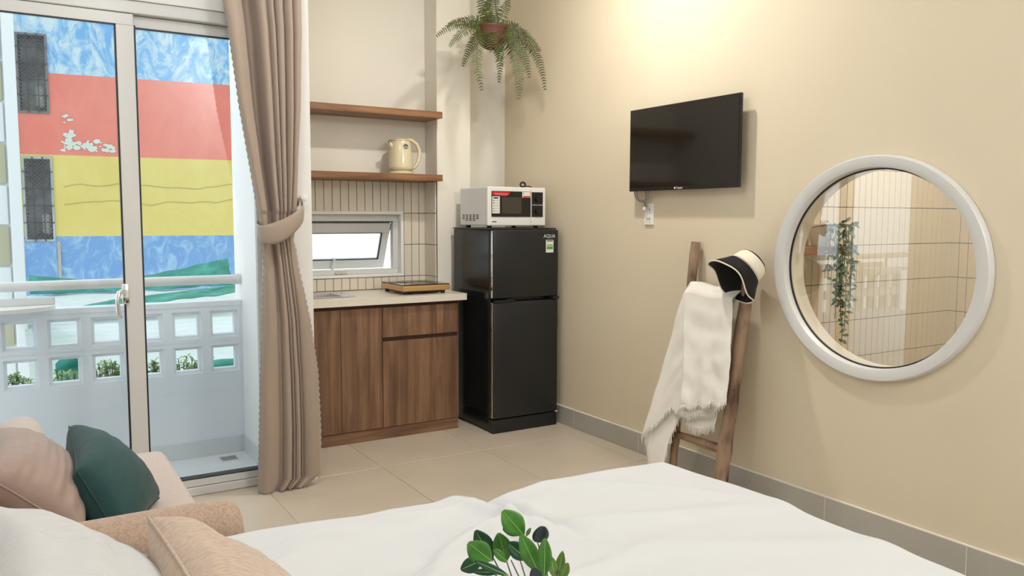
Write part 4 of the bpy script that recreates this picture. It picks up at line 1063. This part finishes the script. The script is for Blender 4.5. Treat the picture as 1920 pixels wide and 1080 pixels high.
FR_ = [ # control points (right, up), depth offset at the tip, width
 ([(0, 0), (-.10, .055), (-.26, .02), (-.385, -.095)], -.05, .050), ([(0, 0), (-.12, .03), (-.24, -.04), (-.33, -.155)], -.10, .050),
 ([(-.02, 0), (-.11, -.02), (-.19, -.16), (-.145, -.385)], -.14, .060), ([(-.03, 0), (-.09, -.04), (-.14, -.12), (-.16, -.22)], .06, .045),
 ([(.0, 0), (.005, -.06), (.01, -.15), (.0, -.23)], -.13, .055), ([(.02, 0), (.12, -.01), (.155, -.18), (.095, -.415)], -.15, .075),
 ([(.03, 0), (.15, .0), (.215, -.10), (.235, -.265)], -.05, .055), ([(.03, 0), (.19, .05), (.31, -.08), (.33, -.335)], -.08, .052),
 ([(.03, .01), (.13, .06), (.21, .05), (.27, -.01)], .05, .045), ([(.0, 0), (.06, -.04), (.085, -.16), (.075, -.295)], .04, .045),
 ([(-.01, 0), (-.05, .05), (-.08, .11), (-.12, .17)], -.06, .055), ([(.0, 0), (.0, .08), (.0, .16), (-.01, .25)], -.03, .065),
 ([(.02, 0), (.06, .06), (.10, .12), (.13, .20)], .02, .055), ([(-.02, 0), (-.09, .02), (-.20, .05), (-.25, .00)], .08, .045),
 ([(.01, 0), (.06, .0), (.08, -.05), (.075, -.14)], -.12, .060), ([(-.02, 0), (-.06, -.0), (-.085, -.06), (-.075, -.16)], -.12, .055),
 ([(.0, .01), (-.03, .0), (-.05, -.04), (-.06, -.13)], -.14, .06), ([(.03, .01), (.05, .0), (.045, -.05), (.03, -.12)], -.15, .06),
 ([(.02, 0), (.10, .03), (.20, -.02), (.26, -.12)], -.13, .05), ([(.0, 0), (-.03, .05), (-.02, .12), (.04, .22)], .07, .05)]
rs = random.Random(11)
def bez(P, t):
    a, b, c, d = P; s = 1-t; return a*s**3+b*3*s*s*t+c*3*s*t*t+d*t**3
for cps, dy, wd in FR_:
    P = [W(p[0]*1.0, p[1], dy*(i/3)) for i, p in enumerate(cps)]
    L = sum((bez(P, (i+1)/20)-bez(P, i/20)).length for i in range(20))
    bm = bmesh.new(); N = max(12, int(L/.0125)); pts = [bez(P, i/N) for i in range(N+1)]
    tube(bm, pts, [.0022*(1-.6*i/N) for i in range(N+1)], 4, mi=1)
    view = Vector((-.45, -.85, .1)).normalized()
    for i in range(2, N+1):
        t_ = i/N; d = (pts[i]-pts[i-1]).normalized(); side = d.cross(view).normalized()
        w_ = wd*min(1, t_*5)*(1-.75*max(0, (t_-.35)/.65)**1.5)
        for sg in (-1, 1):
            q = (side*sg+d*.25+Vector((0, 0, -.12))+Vector((rs.uniform(-.1, .1), rs.uniform(-.25, .25), rs.uniform(-.1, .1)))).normalized()
            l = w_*rs.uniform(.85, 1.05); h_ = .0042; p = pts[i]
            m1 = p+q*l*.55+d*h_; m2 = p+q*l*.55-d*h_; tp = p+q*l+Vector((0, 0, -.006))
            a = bm.verts.new(p+d*h_*.8); b = bm.verts.new(p-d*h_*.8); c = bm.verts.new(m1); e = bm.verts.new(m2); f_ = bm.verts.new(tp)
            bm.faces.new((a, b, e, c)); bm.faces.new((c, e, f_))
    obj('frond', bm, [M_fern, M_fernd], fn_)

# ---------------------------------------------------------------- foreground sprigs in a vase
vs_ = thing('glass_vase', (.630, .985, .515), 'small clear glass vase of leafy sprigs standing on the duvet in the foreground', 'vase')
VM = Matrix.Translation((.630, .965, .523))
solid(obj('vase_body', lathe(bmesh.new(), [(.001, 0), (.036, 0), (.042, .02), (.040, .08), (.026, .13), (.024, .155), (.03, .165)], 32, VM, caps=False), glass_mat('vase_glass', (.9, .97, .95), 1.5), vs_, smooth=True), .002)
obj('water', lathe(bmesh.new(), [(.035, .004), (.0395, .02), (.038, .08)], 28, VM), glass_mat('water', (.85, .93, .92), 1), vs_)
sp_ = thing('leafy_sprigs', (.630, .965, .56), 'cut sprigs of glossy green oval leaves rising in the bottom foreground', 'plant')
LEAVES = [
((0.6275, 0.9801, 0.81), (0.5972, 0.9912, 0.8505), 0.0276, 0), ((0.6346, 0.9987, 0.8045), (0.606, 1.0058, 0.8163), 0.0112, 1),
((0.6295, 0.9788, 0.8092), (0.6308, 0.9679, 0.8256), 0.0047, 2), ((0.6439, 0.969, 0.7998), (0.6462, 0.9586, 0.828), 0.0205, 3),
((0.596, 1.0184, 0.7636), (0.5714, 1.0269, 0.8138), 0.0241, 1), ((0.5751, 0.9859, 0.7813), (0.5425, 0.9973, 0.8115), 0.0280, 0),
((0.5735, 1.0098, 0.7744), (0.5408, 1.0172, 0.7644), 0.0190, 1), ((0.5859, 0.9544, 0.7685), (0.5399, 0.9736, 0.7939), 0.0099, 1),
((0.6137, 1.0075, 0.7636), (0.6003, 1.0087, 0.8099), 0.0241, 0), ((0.6049, 0.99, 0.7705), (0.5827, 0.9943, 0.7942), 0.0111, 0),
((0.6359, 0.9827, 0.7703), (0.6062, 0.9922, 0.7997), 0.0207, 1), ((0.6325, 0.9487, 0.7637), (0.6079, 0.9582, 0.8232), 0.0218, 0),
((0.6334, 0.936, 0.7604), (0.6318, 0.9315, 0.8219), 0.0185, 0), ((0.6631, 0.9517, 0.7471), (0.6543, 0.9491, 0.7843), 0.0118, 2),
((0.6776, 0.9655, 0.7383), (0.6805, 0.9564, 0.7832), 0.0120, 2), ((0.6697, 0.9474, 0.7448), (0.6752, 0.9352, 0.7743), 0.0126, 2),
((0.6062, 1.0104, 0.7468), (0.5646, 1.0248, 0.7526), 0.0088, 1), ((0.6158, 0.9234, 0.7617), (0.605, 0.921, 0.7879), 0.0151, 3)]
rs = random.Random(9)
for a, b, w_, k in LEAVES:
    a, b = Vector(a), Vector(b); bm = bmesh.new(); d = b-a
    nr = Vector((-.45+rs.uniform(-.25, .25), -.8, .35+rs.uniform(-.2, .3)))
    d0 = d.normalized(); nr = (nr-d0*nr.dot(d0)).normalized(); s_ = d0.cross(nr); n = 12; rr_ = []; L = d.length
    for i in range(n+1):
        q = i/n; wd = w_*.6*(math.sin(PI*(q**1.1)*.96+.02)**.8 if k != 3 else (math.sin(PI*min(1, q*.97))**.5))
        c = a+d*q-nr*.10*L*(q-.5)**2
        rr_.append([bm.verts.new(c+s_*wd*j+nr*abs(j)*wd*.22) for j in (-1, -.55, 0, .55, 1)])
    for i in range(n):
        for j in range(4): bm.faces.new((rr_[i][j], rr_[i][j+1], rr_[i+1][j+1], rr_[i+1][j]))
    lf = obj('leaf', bm, (M_leaf, M_leafd, M_leafl, M_leafb)[k], sp_, smooth=True); solid(lf, .0006)
    if k != 3:
        b2 = bmesh.new(); tube(b2, [a+d*q-nr*.10*L*(q-.5)**2+nr*.0005 for q in (0, .25, .5, .75, .92)], [.0008, .0007, .0006, .0005, .0003], 4); obj('vein', b2, M_vein, lf)
for a, b in (((0.5961, 0.9813, 0.7474), (0.5865, 1.0022, 0.7783)), ((0.6054, 0.9756, 0.7475), (0.6037, 0.9909, 0.7721)), ((0.616, 0.9689, 0.746), (0.6091, 0.9878, 0.7745)),
             ((0.6227, 0.9648, 0.746), (0.6206, 0.9808, 0.7745)), ((0.6427, 0.9524, 0.746), (0.6275, 0.9802, 0.8107)), ((0.6507, 0.9475, 0.7461), (0.6439, 0.969, 0.7998)),
             ((0.5907, 0.9846, 0.7474), (0.5735, 1.0098, 0.7744)), ((0.6606, 0.9411, 0.7438), (0.6673, 0.9511, 0.7668))):
    bm = bmesh.new(); tube(bm, [(.630+rs.uniform(-.012, .012), .965+rs.uniform(-.012, .012), .54), (.632+(a[0]-.63)*.3, .965+(a[1]-.965)*.3, .68), a, b], [.0014, .0014, .0012, .0009], 5)
    obj('stem', bm, M_stem, sp_)

# ---------------------------------------------------------------- downlight and added fill lamps (fixtures above the frame)
for i, (kind_, (x, y), p, c) in enumerate(LAMPS):
    t = thing('ceiling_or_fill_lamp', (x, y, ZC), ['round recessed downlight near the kitchen corner', 'added round fill lamp above the sofa', 'added round fill lamp near the rear wall'][i], 'lamp')
    if kind_ == 'downlight':
        obj('trim_ring', lathe(bmesh.new(), [(.085, ZC-.002), (.085, ZC-.010), (.068, ZC-.012), (.068, ZC-.002)], 32, Matrix.Translation((x, y, 0)), caps=False), M_alu, t)
        obj('diffuser', lathe(bmesh.new(), [(.068, ZC-.008), (.068, ZC-.004)], 32, Matrix.Translation((x, y, 0))), M_led, t)
    else:  # rose and stem for the added fill lamps
        obj('ceiling_rose', lathe(bmesh.new(), [(.06, ZC-.03), (.07, ZC-.001)], 32, Matrix.Translation((x, y, 0))), M_alu, t)
        obj('stem', tube(bmesh.new(), [(x, y, ZC-.03), (x, y, ZC-.11)], .008, 8), M_alu, t)
print('objects', len(bpy.data.objects))
